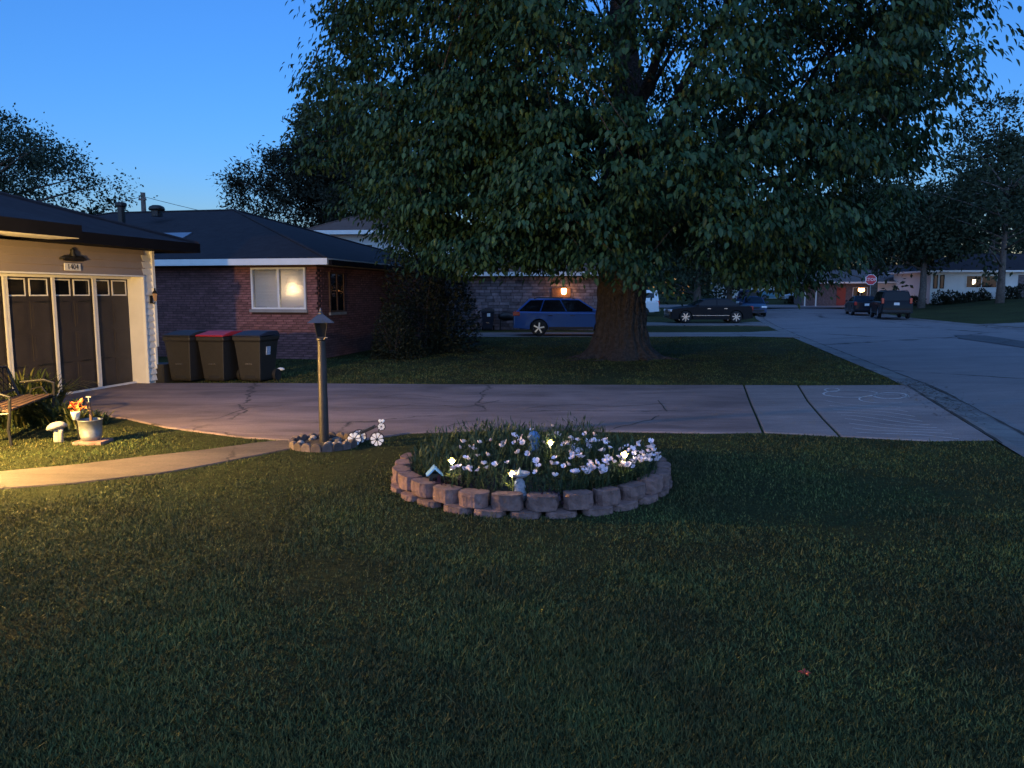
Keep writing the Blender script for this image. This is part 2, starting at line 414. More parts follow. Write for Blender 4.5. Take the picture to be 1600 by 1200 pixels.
# darker repair patch in the street
P = [(1490, 523), (1540, 524), (1600, 533), (1680, 545), (1690, 556), (1600, 543), (1545, 535), (1500, 529)]
pz = [gp(u, v) for u, v in P]
sp = MB().add([(p.x, p.y, gzf(p.x, p.y) + 0.0) for p in pz], [tuple(range(len(P)))])
sp = sp.build('street_patch', M['patch']); sp.location.z = 0.012 - 0.015 + 0.003; tag(sp, kind='structure')
# long crack lines in the street
def ribbon(mb, pts, w, z):
    pts = [Vector((p[0], p[1], 0)) for p in pts]; V = []
    for i, p in enumerate(pts):
        t = (pts[min(i + 1, len(pts) - 1)] - pts[max(i - 1, 0)]).normalized(); nn = Vector((-t.y, t.x, 0)); ww = w * (0.6 + 0.8 * random.random())
        a = p + nn * ww / 2; b_ = p - nn * ww / 2
        V += [(a.x, a.y, z), (b_.x, b_.y, z)]
    mb.add(V, [(2 * i, 2 * i + 1, 2 * i + 3, 2 * i + 2) for i in range(len(pts) - 1)])

# ------------------------------------------------------------------ host driveway: slabs with open joints
LOW = [(96, 640), (165, 651), (200, 656), (258, 669), (380, 685), (500, 693), (560, 690), (640, 678), (760, 674), (900, 675), (1000, 676), (1100, 678)]
TOP = [(228, 600), (430, 600), (700, 602), (1000, 603)]
driveway = empty('driveway'); tag(driveway, kind='structure')
def slab(poly, mat, name='slab', z=0.022, bev=True):
    m_ = MB().prism([(p[0], p[1]) for p in poly][::1], z - 0.12, z)
    return m_.build(name, mat, driveway, bevel=0.012 if bev else 0, seg=1)
def poly_cc(P):
    a = sum(P[i][0] * P[(i + 1) % len(P)][1] - P[(i + 1) % len(P)][0] * P[i][1] for i in range(len(P)))
    return P if a > 0 else P[::-1]
j1 = [xy(1192, 677), xy(1183, 655), xy(1172, 630), xy(1162, 603)]
j2 = [xy(1312, 683), xy(1285, 655), xy(1262, 628), xy(1247, 603.5)]
def shift(P, dx): return [(p[0] + dx, p[1]) for p in P]
j0 = [xy(700, 676), xy(690, 640), xy(680, 602)]
left_low = [xy(*p) for p in LOW if p[0] < 700]; left_top = [xy(*p) for p in TOP if p[0] < 680]
DRIVE_L = poly_cc([xy(*p) for p in LOW] + shift(j1, -0.016) + [xy(*p) for p in TOP][::-1] + [(-7.72, 15.66), (-8.78, 10.75)])
DRIVE_1 = poly_cc(shift(j1[::-1], 0.016) + shift(j2, -0.016))
end_low = [xy(1370, 686), xy(1450, 690)]
ye = [9.55, 11, 12.5, 14, 15.35]
DRIVE_2 = poly_cc(shift(j2[::-1], 0.016) + end_low + [(float(XL(y)) - 0.012, y) for y in ye])
slab(DRIVE_L, M['drive']); slab(DRIVE_1, M['drive_new'], z=0.020); slab(DRIVE_2, M['drive_new'], z=0.018)
DRIVE_ALL = [DRIVE_L, DRIVE_1, DRIVE_2]
# tarry cracks on the old slabs
ck = MB()
for pts in ([(520, 645), (600, 640), (660, 632), (720, 640), (780, 628)], [(700, 668), (740, 660), (770, 662)], [(590, 622), (640, 618), (690, 624)], [(1030, 628), (1042, 645)], [(300, 660), (345, 655), (390, 640), (440, 636)], [(960, 672), (1010, 660), (1030, 652)], [(820, 640), (900, 634), (960, 638), (1040, 632)]):
    pp = []
    for (a, b_) in zip(pts[:-1], pts[1:]):
        for t in np.linspace(0, 1, 5)[:-1]: pp.append(xy(a[0] + (b_[0] - a[0]) * t + random.uniform(-3, 3), a[1] + (b_[1] - a[1]) * t + random.uniform(-.7, .7)))
    pp.append(xy(*pts[-1])); ribbon(ck, pp, 0.016, 0.0255)
ck.build('crack', pm('crack_tar', (0.02, 0.018, 0.017), 0.9, 0.2, 20), driveway)
# chalk scribbles near the street end
chk = MB()
def loops(cx, cy, rx, ry, n, ph=0, turns=1.0):
    return [(cx + rx * (1 - .12 * k / n) * math.cos(2 * math.pi * k / n * turns + ph), cy + ry * (1 - .12 * k / n) * math.sin(2 * math.pi * k / n * turns + ph)) for k in range(n)]
for cx, cy, rx, ry, tu in ((1392, 620, 28, 5, 2.0), (1330, 617, 45, 6, 1.3), (1300, 611, 12, 3, 1.4), (1385, 625, 45, 7, .8)):
    ribbon(chk, [xy(*p) for p in loops(cx, cy, rx, ry, int(40 * tu), 1.0, tu)], 0.030, 0.0225)
for k in range(9):
    x0 = 1290 + k * 6; y0 = 628 + k * 6
    ribbon(chk, [xy(x0 + i * (13 + k * .6), y0 + i * (1.4) + 2.0 * math.sin(i * .5 + k)) for i in range(10)], 0.022, 0.0225)
chk.build('chalk_drawing', M['chalk'], driveway)

# dirt filled seams at the gutter, and blown leaf litter at the driveway mouth
seam = MB(); _m = pm('seam_dirt', (0.025, 0.022, 0.02), 0.95, 0.3, 20)
for u_, w_, y0_, y1_ in ((.640, .055, 5, 70), (.02, .05, 9.3, 15.5)):
    yy = np.arange(y0_, y1_, .35); V = []
    for y in yy:
        x = float(XL(y)) + u_ + random.uniform(-.012, .012); hw2 = w_ * random.uniform(.15, .6)
        z_ = gzf(x, y) + (-.052 if u_ > .1 else .022); V += [(x - hw2, y, z_), (x + hw2, y, z_)]
    seam.add(V, [(2 * i, 2 * i + 1, 2 * i + 3, 2 * i + 2) for i in range(len(yy) - 1)])
seam.build('seam', _m, gutter)
lit = MB()
for k in range(420):
    t = random.random(); y = 15.6 - 4.5 * t ** 1.6 + random.gauss(0, .25); x = float(XL(y)) + random.gauss(.15, .22); s = random.uniform(.012, .04); a = random.uniform(0, 6.28)
    z_ = .030 + random.uniform(0, .008); lit.add([(x + s * math.cos(a), y + s * math.sin(a), z_), (x - s * .5 * math.sin(a), y + s * .5 * math.cos(a), z_ + .006), (x - s * math.cos(a), y - s * math.sin(a), z_), (x + s * .5 * math.sin(a), y - s * .5 * math.cos(a), z_ + .004)], [(0, 1, 2, 3)])
lo_ = lit.build('leaf_litter', pm('litter_brown', (.045, .03, .022), .9, .4, 12)); tag(lo_, 'scattered brown leaf litter along the gutter at the driveway mouth', 'leaf litter', kind='stuff')

# ------------------------------------------------------------------ curved path from the porch
UP = [(-160, 752), (0, 738), (120, 727), (220, 715), (320, 704), (400, 693), (470, 686), (492, 689)]
DN = [(-160, 785), (0, 765), (120, 756), (250, 741), (330, 727), (400, 713), (450, 703), (520, 697), (545, 694.6)]
PATH = poly_cc([xy(*p) for p in UP] + [xy(*p) for p in DN][::-1])
pth = MB().prism(PATH, -0.1, 0.014).build('path', M['path'], bevel=0.012, seg=1); tag(pth, kind='structure')

# ------------------------------------------------------------------ neighbours' driveways
ND = poly_cc([(-3.2, 32.6), (4, 32.7), (10.0, 32.9), (float(XL(33.2)) - .02, 32.0), (float(XL(37.5)) - .02, 37.8), (11.2, 36.4), (4, 36.1), (-3.2, 36.0)])
ND2 = poly_cc([(6, 43.6), (13.2, 43.6), (float(XL(43)) - .02, 43.0), (float(XL(48.6)) - .02, 48.8), (14, 47.9), (6, 47.9)])
nd = MB().prism(ND, -0.1, 0.02).build('neighbour_driveway', M['gutter']); tag(nd, kind='structure')
nd2 = MB().prism(ND2, -0.1, 0.05).build('far_driveway', M['gutter']); tag(nd2, kind='structure')
NDR = [(float(XR(40)) + .02, 39.0), (34, 41.0), (34, 44.2), (float(XR(45)) + .02, 45.6)]
V = [(p[0], p[1], gzf(*p) + .02) for p in NDR]
ndr = MB().add(V, [(0, 1, 2, 3)]).build('opposite_driveway', M['gutter']); tag(ndr, kind='structure')

# ------------------------------------------------------------------ grass blades
BED_C, BED_R = (0.19, 7.55), 1.30
LAMP_XY = xy(507, 696)
def inpoly(P, x, y):
    P = np.array(P); r = np.zeros(len(x), bool); j = len(P) - 1
    for i in range(len(P)):
        c = ((P[i, 1] > y) != (P[j, 1] > y)) & (x < (P[j, 0] - P[i, 0]) * (y - P[i, 1]) / (P[j, 1] - P[i, 1] + 1e-12) + P[i, 0]); r ^= c; j = i
    return r
def lawn_ok(x, y):
    ok = x < XL(y) - 0.02
    for P in DRIVE_ALL + [PATH, ND, ND2]: ok &= ~inpoly(P, x, y)
    ok &= (x - BED_C[0]) ** 2 + (y - BED_C[1]) ** 2 > (BED_R + .0) ** 2
    ok &= (x - LAMP_XY[0]) ** 2 + (y - LAMP_XY[1]) ** 2 > 0.38 ** 2
    return ok
def vnoise(x, y, s, seed):
    r = np.random.default_rng(seed); out = np.zeros_like(x)
    for k in range(7):
        a = r.uniform(0, 6.28); f = s * r.uniform(.5, 2.2); out += np.sin((x * np.cos(a) + y * np.sin(a)) * f + r.uniform(0, 6.28))
    return out / 7 * 1.6
GR = leafmat('grass_blades', (0.068, 0.092, 0.038), trans=0.15, rough=0.7, island=0.55, yellow=0.35, spec=0.12)
_n, _l = GR.node_tree.nodes, GR.node_tree.links      # worn and lush patches of the lawn
_tc = _n.new('ShaderNodeTexCoord'); _nz = _n.new('ShaderNodeTexNoise'); _nz.inputs['Scale'].default_value = 0.9; _nz.inputs['Detail'].default_value = 6; _nz.inputs['Roughness'].default_value = 0.7
_l.new(_tc.outputs['Object'], _nz.inputs['Vector']); _rp = _n.new('ShaderNodeValToRGB'); _e = _rp.color_ramp.elements
_e[0].position = .32; _e[1].position = .68; _e[0].color = (.62, .50, .62, 1); _e[1].color = (1.15, 1.30, 1.05, 1); _l.new(_nz.outputs['Fac'], _rp.inputs['Fac'])
_src = _n['Principled BSDF'].inputs['Base Color'].links[0].from_socket; _mx = _n.new('ShaderNodeMix'); _mx.data_type = 'RGBA'; _mx.blend_type = 'MULTIPLY'; _mx.inputs[0].default_value = 1
_l.new(_src, _mx.inputs[6]); _l.new(_rp.outputs[0], _mx.inputs[7]); _l.new(_mx.outputs[2], _n['Principled BSDF'].inputs['Base Color'])
def grass(name, n, y0, y1, hfac, wfac, label, pw=2.0, xlim=None):
    # distance sampled so that density falls with distance from the lawn's near edge
    t = RNG.random(n)
    y = (y0 ** (1 - pw) + t * (y1 ** (1 - pw) - y0 ** (1 - pw))) ** (1 / (1 - pw)) if pw != 1 else y0 * (y1 / y0) ** t
    x = (RNG.random(n) * 2 - 1) * (y * 0.78 + 0.7)
    if xlim is not None: x = xlim[0] + RNG.random(n) * (xlim[1] - xlim[0])
    # tufts: pull blades towards clump centres
    k = lawn_ok(x, y); x, y = x[k], y[k]
    clump = vnoise(x, y, 5, 3); patch = vnoise(x, y, 1.1, 5); fine_c = vnoise(x, y, 38, 8)
    keep = RNG.random(len(x)) < np.clip(0.66 + .28 * clump + .22 * fine_c + .42 * patch, .12, 1)
    x, y, clump, patch = x[keep], y[keep], clump[keep], patch[keep]
    n = len(x)
    h = (0.010 + 0.022 * RNG.random(n) ** 1.5 + .006 * clump + .004 * patch) * hfac * np.where(RNG.random(n) < .012, 2.0, 1)
    h = np.clip(h, .007, .2)
    w = (0.0032 + 0.003 * RNG.random(n)) * wfac * (y / 4.0) ** 0.55
    a = RNG.random(n) * 6.283; lean = RNG.uniform(0.2, 1.5, n)
    wa = a + RNG.uniform(-.5, .5, n)
    dx, dy = np.cos(a), np.sin(a); sx, sy = -np.sin(wa), np.cos(wa)
    z = gz(x, y)
    V = np.zeros((n, 3, 3))
    V[:, 0] = np.stack([x - sx * w, y - sy * w, z - .004], 1); V[:, 1] = np.stack([x + sx * w, y + sy * w, z - .004], 1)
    V[:, 2] = np.stack([x + dx * h * lean, y + dy * h * lean, z + h * (1.0 - .35 * np.clip(lean - .5, 0, 1))], 1)
    tri = np.arange(n)[:, None] * 3 + np.array([[0, 1, 2]])
    me = np_mesh(name, V.reshape(-1, 3), tri, 3, GR)
    o = link(name, me); tag(o, label, 'grass', kind='stuff'); return o
grass('lawn_grass', 1050000, 1.5, 10.6, 1.0, 1.0, 'mown front lawn grass around the round flower bed', 1.6)
grass('side_lawn_grass', 200000, 15.2, 33.0, 1.25, 1.25, 'short grass strip under the big tree beyond the driveway', 1.6, xlim=(-6.5, 13.5))
# ------------------------------------------------------------------ houses
def shingle(name, col, col2):
    m = bpy.data.materials.new(name); nt, N, L, P = nodes(m); P.inputs['Roughness'].default_value = 0.95; P.inputs['Specular IOR Level'].default_value = 0.2
    tc = N.new('ShaderNodeTexCoord'); sep = N.new('ShaderNodeSeparateXYZ'); L.new(tc.outputs['Object'], sep.inputs[0])
    fr = N.new('ShaderNodeMath'); fr.operation = 'MULTIPLY'; fr.inputs[1].default_value = 22; L.new(sep.outputs['Z'], fr.inputs[0])
    f2 = N.new('ShaderNodeMath'); f2.operation = 'FRACT'; L.new(fr.outputs[0], f2.inputs[0])
    nz = N.new('ShaderNodeTexNoise'); nz.inputs['Scale'].default_value = 3.5; nz.inputs['Detail'].default_value = 8; nz.inputs['Roughness'].default_value = .75; L.new(tc.outputs['Object'], nz.inputs['Vector'])
    r = N.new('ShaderNodeValToRGB'); e = r.color_ramp.elements; e[0].position = .3; e[1].position = .7; e[0].color = (*col, 1); e[1].color = (*col2, 1); L.new(nz.outputs['Fac'], r.inputs['Fac'])
    L.new(r.outputs[0], P.inputs['Base Color'])
    bp = N.new('ShaderNodeBump'); bp.inputs['Distance'].default_value = 0.02; bp.inputs['Strength'].default_value = .8; L.new(f2.outputs[0], bp.inputs['Height']); L.new(bp.outputs[0], P.inputs['Normal'])
    return m
M['roof_dark'] = shingle('dark_shingles', (0.022, 0.020, 0.026), (0.040, 0.036, 0.044))
M['roof_navy'] = shingle('charcoal_shingles', (0.018, 0.018, 0.024), (0.034, 0.034, 0.042))
M['roof_brown'] = shingle('brown_shingles', (0.10, 0.065, 0.055), (0.15, 0.10, 0.085))
M['roof_grey'] = shingle('grey_shingles', (0.09, 0.085, 0.09), (0.13, 0.12, 0.125))

def hip_roof(parent, x0, x1, y0, y1, ez, pitch, oh, mat, fmat, th=0.16, name='roof', fascia=True, gable=False, soffit=None):
    X0, X1, Y0, Y1 = x0 - oh, x1 + oh, y0 - oh, y1 + oh
    half = min(X1 - X0, Y1 - Y0) / 2; rz_ = ez + th + half * pitch
    zt = ez + th
    if X1 - X0 >= Y1 - Y0:
        k = 0 if gable else half
        ra, rb = (X0 + k, (Y0 + Y1) / 2, rz_), (X1 - k, (Y0 + Y1) / 2, rz_)
        fc = [(0, 1, 5, 4), (1, 2, 5), (2, 3, 4, 5), (3, 0, 4)]
    else:
        k = 0 if gable else half
        ra, rb = ((X0 + X1) / 2, Y0 + k, rz_), ((X0 + X1) / 2, Y1 - k, rz_)
        fc = [(0, 1, 4), (1, 2, 5, 4), (2, 3, 5), (3, 0, 4, 5)]
    V = [(X0, Y0, zt), (X1, Y0, zt), (X1, Y1, zt), (X0, Y1, zt), ra, rb]
    ro = MB().add(V, fc).build(name, mat, parent)
    if fascia:
        t = 0.03
        for a, bx in (('fascia', (X0, X1, Y0 - t, Y0)), ('fascia', (X0, X1, Y1, Y1 + t)), ('fascia', (X0 - t, X0, Y0 - t, Y1 + t)), ('fascia', (X1, X1 + t, Y0 - t, Y1 + t))):
            MB().b(bx[0], bx[1], bx[2], bx[3], ez - .01, zt + .012).build(a, fmat, ro)
        MB().b(X0 + .001, X1 - .001, Y0 + .001, Y1 - .001, ez + .004, ez + .02).build('soffit', soffit or fmat, ro)
    # ridge and hip caps
    for a, b_ in ((0, 4), (1, 5 if X1 - X0 >= Y1 - Y0 else 4), (2, 5), (3, 4 if X1 - X0 >= Y1 - Y0 else 5), (4, 5)):
        pa, pb = Vector(V[a]), Vector(V[b_])
        if (pb - pa).length > .1 and not (gable and (a, b_) != (4, 5)):
            MB().tube([pa + Vector((0, 0, .005)), pb + Vector((0, 0, .005))], 0.05, 6).build('ridge_cap', mat, ro)
    return ro, ra, rb

THETA = -math.atan(0.208)
GX, GY = -7.42, 15.60
host = empty('ranch_house', (GX, GY, 0), THETA, 'pale sided ranch house with dark two car garage door and lit porch soffit', 'house')
# walls (local: x to the street, y away)
LEN = 5.0
MB().b(-0.5, -0.046, 0.0, 0.36, 0, 2.72).build('corner_wall', M['siding'], host)
MB().b(-0.5, -0.046, -LEN, 0.0, 2.17, 2.72).build('wall', M['siding_tan_dim'], host)
MB().b(-0.5, -0.046, -9.5, -LEN, 0, 2.72).build('porch_wall', M['siding'], host)
MB().b(-8.5, -0.5, 0.10, 0.34, 0, 2.72).build('end_wall', M['siding'], host)
MB().b(-8.5, -0.5, -9.4, -9.2, 0, 2.72).build('rear_wall', M['siding'], host)
# clapboards, each its own wedge
def clap(y0, y1, z0, h=0.135):
    L_ = y1 - y0
    V = [(0, y0, z0), (0.002, y0, z0), (-0.018, y0, z0 + h), (-0.029, y0, z0 + h), (-0.029, y0, z0)]
    V = [(-0.045, y0, z0), (0.0, y0, z0), (-0.036, y0, z0 + h), (-0.045, y0, z0 + h)]
    V += [(v[0], y1, v[2]) for v in V]
    return MB().add(V, [(0, 1, 2, 3), (4, 7, 6, 5), (0, 4, 5, 1), (1, 5, 6, 2), (2, 6, 7, 3), (0, 3, 7, 4)])
z = 0.06
while z < 2.6:
    clap(0.034, 0.30, z).build('clapboard', M['siding'], host); z += 0.135
z = 2.20
while z < 2.66:
    clap(-LEN, 0.09, z + .002).build('clapboard', M['siding_tan_dim'], host); z += 0.135
z = 0.06
while z < 2.6:
    clap(-9.4, -LEN - .12, z).build('clapboard', M['siding'], host); z += 0.135
MB().b(-0.06, 0.012, 0.30, 0.375, 0.75, 2.70).build('corner_trim', M['white_paint'], host)
MB().b(-0.06, 0.012, 0.26, 0.315, 0.30, 0.748).build('corner_trim', M['white_paint'], host)
# jambs and head of the opening
MB().b(-0.40, 0.014, 0.002, 0.032, 0, 2.17).build('door_jamb', M['white_paint'], host)
MB().b(-0.40, 0.014, -LEN - .10, -LEN, 0, 2.17).build('door_jamb', M['white_paint'], host)
MB().b(-0.40, 0.016, -LEN - .10, 0.034, 2.172, 2.20).build('door_head', M['white_paint'], host)
# garage door
M['door_brown'] = pm('door_brown', (0.030, 0.024, 0.022), 0.65, 0.2, 3)
gd = MB().b(-0.42, -0.36, -LEN + .001, 0.0, 0.005, 2.165).build('garage_door', M['door_brown'], host)
npan = 5; pw = LEN / npan
for i in range(npan):
    y1 = -i * pw; y0 = y1 - pw
    for j in range(2):
        a = y0 + 0.06 + j * (pw / 2 - .02); b_ = a + pw / 2 - .10
        fr = MB()
        t = .022
        fr.b(-.36, -.345, a, b_, 1.80, 1.80 + t); fr.b(-.36, -.345, a, b_, 2.08, 2.08 + t); fr.b(-.36, -.345, a, a + t, 1.80 + t, 2.08); fr.b(-.36, -.345, b_ - t, b_, 1.80 + t, 2.08)
        w_ = fr.build('window', M['siding'], gd)
        MB().b(-.358, -.352, a + t, b_ - t, 1.80 + t, 2.08).build('pane', M['glass'], w_)
        for zz in (0.12, 0.68, 1.24):
            p_ = MB(); p_.b(-.36, -.350, a, b_, zz, zz + .46); p_.b(-.35, -.344, a + .05, b_ - .05, zz + .05, zz + .41)
            p_.build('raised_panel', M['door_brown'], gd)
    for zz in (1.70, 0.60):
        hg = MB()
        for s in (-1, 1):
            V = [(-.345, y0 + s * .055, zz - .025), (-.345, y0 + s * .36, zz - .006), (-.345, y0 + s * .40, zz), (-.345, y0 + s * .36, zz + .006), (-.345, y0 + s * .055, zz + .025)]
            V += [(v[0] + .008, v[1], v[2]) for v in V]
            hg.add(V, [(4, 3, 2, 1, 0), (5, 6, 7, 8, 9)] + [(k, (k + 1) % 5, 5 + (k + 1) % 5, 5 + k) for k in range(5)])
        hg.build('strap_hinge', M['black_metal'], gd)
# white screen frame in front of the door
sc = MB().b(-0.31, -0.27, -LEN + .002, -.002, 2.125, 2.17).build('screen_frame', M['white_paint'], host)
M['alu'] = pm('screen_aluminium', (0.55, 0.55, 0.57), 0.45, 0.05, 6)
for i in range(npan + 1):
    yy = -i * pw; a = max(-LEN + .004, yy - .018); b_ = min(-.004, yy + .028)
    if i in (1, 3): MB().b(-.305, -.272, yy - .05, yy - .015, .03, 2.124).build('screen_stile', M['alu'], sc); MB().b(-.305, -.272, yy + .0, yy + .035, .03, 2.124).build('screen_stile', M['alu'], sc)
    elif 0 < i < npan: MB().b(-.305, -.272, yy - .03, yy + .03, .03, 2.124).build('screen_stile', M['alu'], sc)
MB().b(-.305, -.271, -LEN + .004, -.004, 0.024, .06).build('screen_sill', M['alu'], sc)
def textmesh(txt, size, mat, name, parent, loc, rot, extrude=.002):
    c = bpy.data.curves.new(name, 'FONT'); c.body = txt; c.size = size; c.extrude = extrude; c.align_x = 'CENTER'; c.align_y = 'CENTER'; c.resolution_u = 2
    t = bpy.data.objects.new(name + '_tmp', c); COL.objects.link(t); bpy.context.view_layer.update()
    me = bpy.data.meshes.new_from_object(t.evaluated_get(bpy.context.evaluated_depsgraph_get())); bpy.data.objects.remove(t)
    me.materials.clear(); me.materials.append(mat)
    return link(name, me, parent, loc=loc, rot=rot)
# house number and ornament above the door (things hung on the wall)
hp = host.matrix_basis.copy()
def hw(x, y, z): return Matrix.Translation((GX, GY, 0)) @ Matrix.Rotation(THETA, 4, 'Z') @ Vector((x, y, z))
YN = -1.86
num = empty('number_plaque', hw(0.004, YN, 2.30), THETA, 'small pale house number plaque reading 1404 above the garage door', 'sign')
MB().b(0.0, .018, -.19, .19, -.055, .075).build('plaque', M['siding'], num, bevel=.006)
textmesh('1404', .13, M['black_metal'], 'numerals', num, (.022, 0, .008), (R(90), 0, R(90)))
orn = empty('wall_ornament', hw(0.02, YN + .02, 2.43), THETA, 'dark winged metal ornament hung over the house number plaque', 'ornament')
m_ = MB(); m_.tube([(0, -.30, .02), (0.01, -.2, .05), (.015, 0, .045), (.01, .2, .05), (0, .30, .02)], [.02, .032, .035, .032, .02], 8); m_.build('wings', M['black_metal'], orn, smooth=True)
MB().lathe([(.0, 0.02), (.05, .04), (.055, .10), (.03, .15), (.045, .18), (.0, .22)], 8).build('body', M['black_metal'], orn, smooth=True)
MB().tube([(.01, -.24, .0), (.02, 0, -.012), (.01, .24, .0)], .014, 6).build('bar', M['black_metal'], orn)
# wall lantern on the clapboard strip
sco = empty('wall_lantern', hw(0.02, .20, 1.72), THETA, 'small unlit black wall lantern on the narrow clapboard strip beside the garage', 'lantern')
MB().box((0, 0, 0), (.02, .07, .16)).build('backplate', M['black_metal'], sco)
MB().tube([(.0, 0, -.05), (.06, 0, -.09), (.09, 0, -.04)], .012, 6).build('arm', M['black_metal'], sco)
MB().lathe([(.03, -.03), (.05, .12)], 6, (.09, 0, 0)).build('lamp_glass', pm('amber_glass', (.35, .22, .12), .2, .1, 9), sco)
MB().lathe([(.07, .12), (.05, .15), (.015, .19), (.02, .22), (.0, .24)], 6, (.09, 0, 0)).build('cap', M['black_metal'], sco)
# roofs
rf, _, _ = hip_roof(host, -9.0, 0.0, -10.0, 0.36, 2.70, 0.33, 0.62, M['roof_dark'], M['fascia_dark'], .17)
# porch roof that projects further
V = [(1.22, -3.05), (1.22, -11.0)]
pr = MB()
y1, y0 = -3.05, -11.0; xe = 1.22
P = [(-.02, 2.724), (xe, 2.724), (xe, 2.90), (-1.1, 3.46), (-1.1, 3.2)]
Vv = [(p[0], y0, p[1]) for p in P] + [(p[0], y1, p[1]) for p in P]
pr.add(Vv, [(0, 1, 2, 3, 4), (9, 8, 7, 6, 5)] + [(k, 5 + k, 5 + (k + 1) % 5, (k + 1) % 5) for k in range(5)])
pro = pr.build('porch_roof', M['roof_dark'], host)
MB().b(xe, xe + .03, y0, y1 + .03, 2.715, 2.915).build('fascia', M['fascia_dark'], pro)
MB().b(.05, xe - .002, y1, y1 + .03, 2.70, 2.915).build('fascia', M['fascia_dark'], pro)
so_b = None
for k in range(8):
    MB().b(.02 + k * .15, .02 + k * .15 + .146, y0, y1 - .01, 2.704, 2.722).build('soffit_board', M['siding'], pro)
MB().box((.9, -4.7, 2.62), (.18, .5, .16)).build('bracket', M['wood_brown'], pro, bevel=.03)
# triangular metal flashing on the garage roof
def on_roof(u, v):
    # point where a pixel's ray meets the street-parallel front slope of the brick house
    d_ = ray(u, v); P0 = gp(499, 562); nl = Vector((-math.sin(THETA), math.cos(THETA), 0))
    # z = 2.77 + .31*(nl.(p-P0) + .55)
    t_ = (2.81 + .31 * (.55 - nl.dot(Vector((P0.x, P0.y, 0)))) - CAM_H) / (d_.z - .31 * nl.dot(d_))
    return Vector((0, 0, CAM_H)) + d_ * t_
a = on_roof(246, 364); b_ = on_roof(300, 363); c = on_roof(277, 376.5)
fl = MB().add([a, b_, c, a - Vector((0, 0, .06)), b_ - Vector((0, 0, .06)), c - Vector((0, 0, .06))], [(0, 2, 1), (0, 1, 4, 3), (1, 2, 5, 4), (2, 0, 3, 5), (3, 4, 5)]).build('roof_flashing', pm('grey_flashing', (.22, .23, .27), .4, .05, 4, metal=.3))
tag(fl, 'small triangular grey metal flashing on the charcoal roof of the brick house', 'flashing')
# lit porch lantern on the wall (left of the bench)
MB().b(-.05, 2.20, -10.9, -7.45, 0, 2.70).build('porch_wing', M['siding'], host)
P2 = [(1.2, 2.73), (2.75, 2.73), (2.75, 2.90), (1.2, 3.20)]
MB().add([(p[0], -11.0, p[1]) for p in P2] + [(p[0], -7.0, p[1]) for p in P2], [(0, 1, 2, 3), (7, 6, 5, 4)] + [(k, 4 + k, 4 + (k + 1) % 4, (k + 1) % 4) for k in range(4)]).build('wing_eave', M['roof_dark'], host)
LAMP = hw(2.42, -7.67, 1.66)
pl = empty('porch_lantern', hw(2.202, -7.67, 1.66), THETA, 'lit warm porch lantern on the pale clapboard wall', 'lantern')
MB().b(0, .02, -.06, .06, -.16, .16).build('backplate', M['black_metal'], pl)
MB().tube([(.02, 0, .12), (.12, 0, .2), (.20, 0, .16)], .012, 6).build('arm', M['black_metal'], pl)
MB().lathe([(.0, .17), (.09, .12), (.10, .11)], 6, (.2, 0, 0)).build('cap', M['black_metal'], pl)
MB().ball((.2, 0, 0), .045, 10, 8).build('bulb', glow('porch_bulb', (1, .66, .25), 60), pl, smooth=True)
ld = bpy.data.lights.new('porch_light', 'POINT'); ld.energy = 620; ld.color = (1.0, .60, .17); ld.shadow_soft_size = .05
lo = bpy.data.objects.new('porch_light', ld); COL.objects.link(lo); lo.location = LAMP + Vector((0, 0, -.06))

# ------------------------------------------------------------------ brick neighbour house
CX, CY = gp(499, 562).x, gp(499, 562).y
nb = empty('brick_house', (CX, CY, 0), THETA, 'dark red brick ranch house with charcoal hip roof and white fascia', 'house')
WL, WH, DEP = 13.5, 2.62, 12.4
# windows on front wall (local y=0, facing -y): x range
def lx_of(u, v):   # local x on the front wall plane for a pixel
    c_, s_ = math.cos(THETA), math.sin(THETA); d = ray(u, v)
    # point CX + x*c_, CY + x*s_  => (CX+x c)/(CY+x s) = d.x/d.y
    k = d.x / d.y; return (k * CY - CX) / (c_ - k * s_)
wx0, wx1 = lx_of(393, 450), lx_of(478, 450); wz0, wz1 = 1.40, 2.56
MB().b(-WL, wx0, 0.025, .25, 0, WH).build('wall', M['mortar'], nb)
MB().b(wx1, 0.0 - .025, 0.025, .25, 0, WH).build('wall', M['mortar'], nb)
MB().b(wx0, wx1, 0.025, .25, 0, wz0).build('wall', M['mortar'], nb)
MB().b(wx0, wx1, 0.025, .25, wz1, WH).build('wall', M['mortar'], nb)
MB().b(-.25, -.025, .252, DEP, 0, WH).build('side_wall', M['mortar'], nb)
MB().b(-WL, -.3, DEP - .25, DEP, 0, WH).build('rear_wall', M['mortar'], nb)
BL, BH, ch = .292, .055, .0695
bm_ = MB().b(0, BL, 0, .10, 0, BH).mesh('brick', M['brick'])
bricks = []
ncourse = int(WH / ch)
for c in range(ncourse):
    z0 = .01 + c * ch; off = (c % 2) * .15 + (c % 3) * .03
    x = -off
    while x > -8.0:
        b0, b1 = x - BL, x
        if z0 + BH > wz0 - .10 and z0 < wz1 + .02 and b1 > wx0 - .02 and b0 < wx1 + .02:
            # cut the brick at the window reveal
            if b0 < wx0 - .02 - .05: bricks.append((b0, wx0 - .02, z0))
            if b1 > wx1 + .02 + .05: bricks.append((wx1 + .02, b1, z0))
        else: bricks.append((b0, b1, z0))
        x -= BL + .010
    if off > .06: bricks.append((-off + .01, 0, z0))
bricks.sort(key=lambda q: -q[0])
rest = MB()
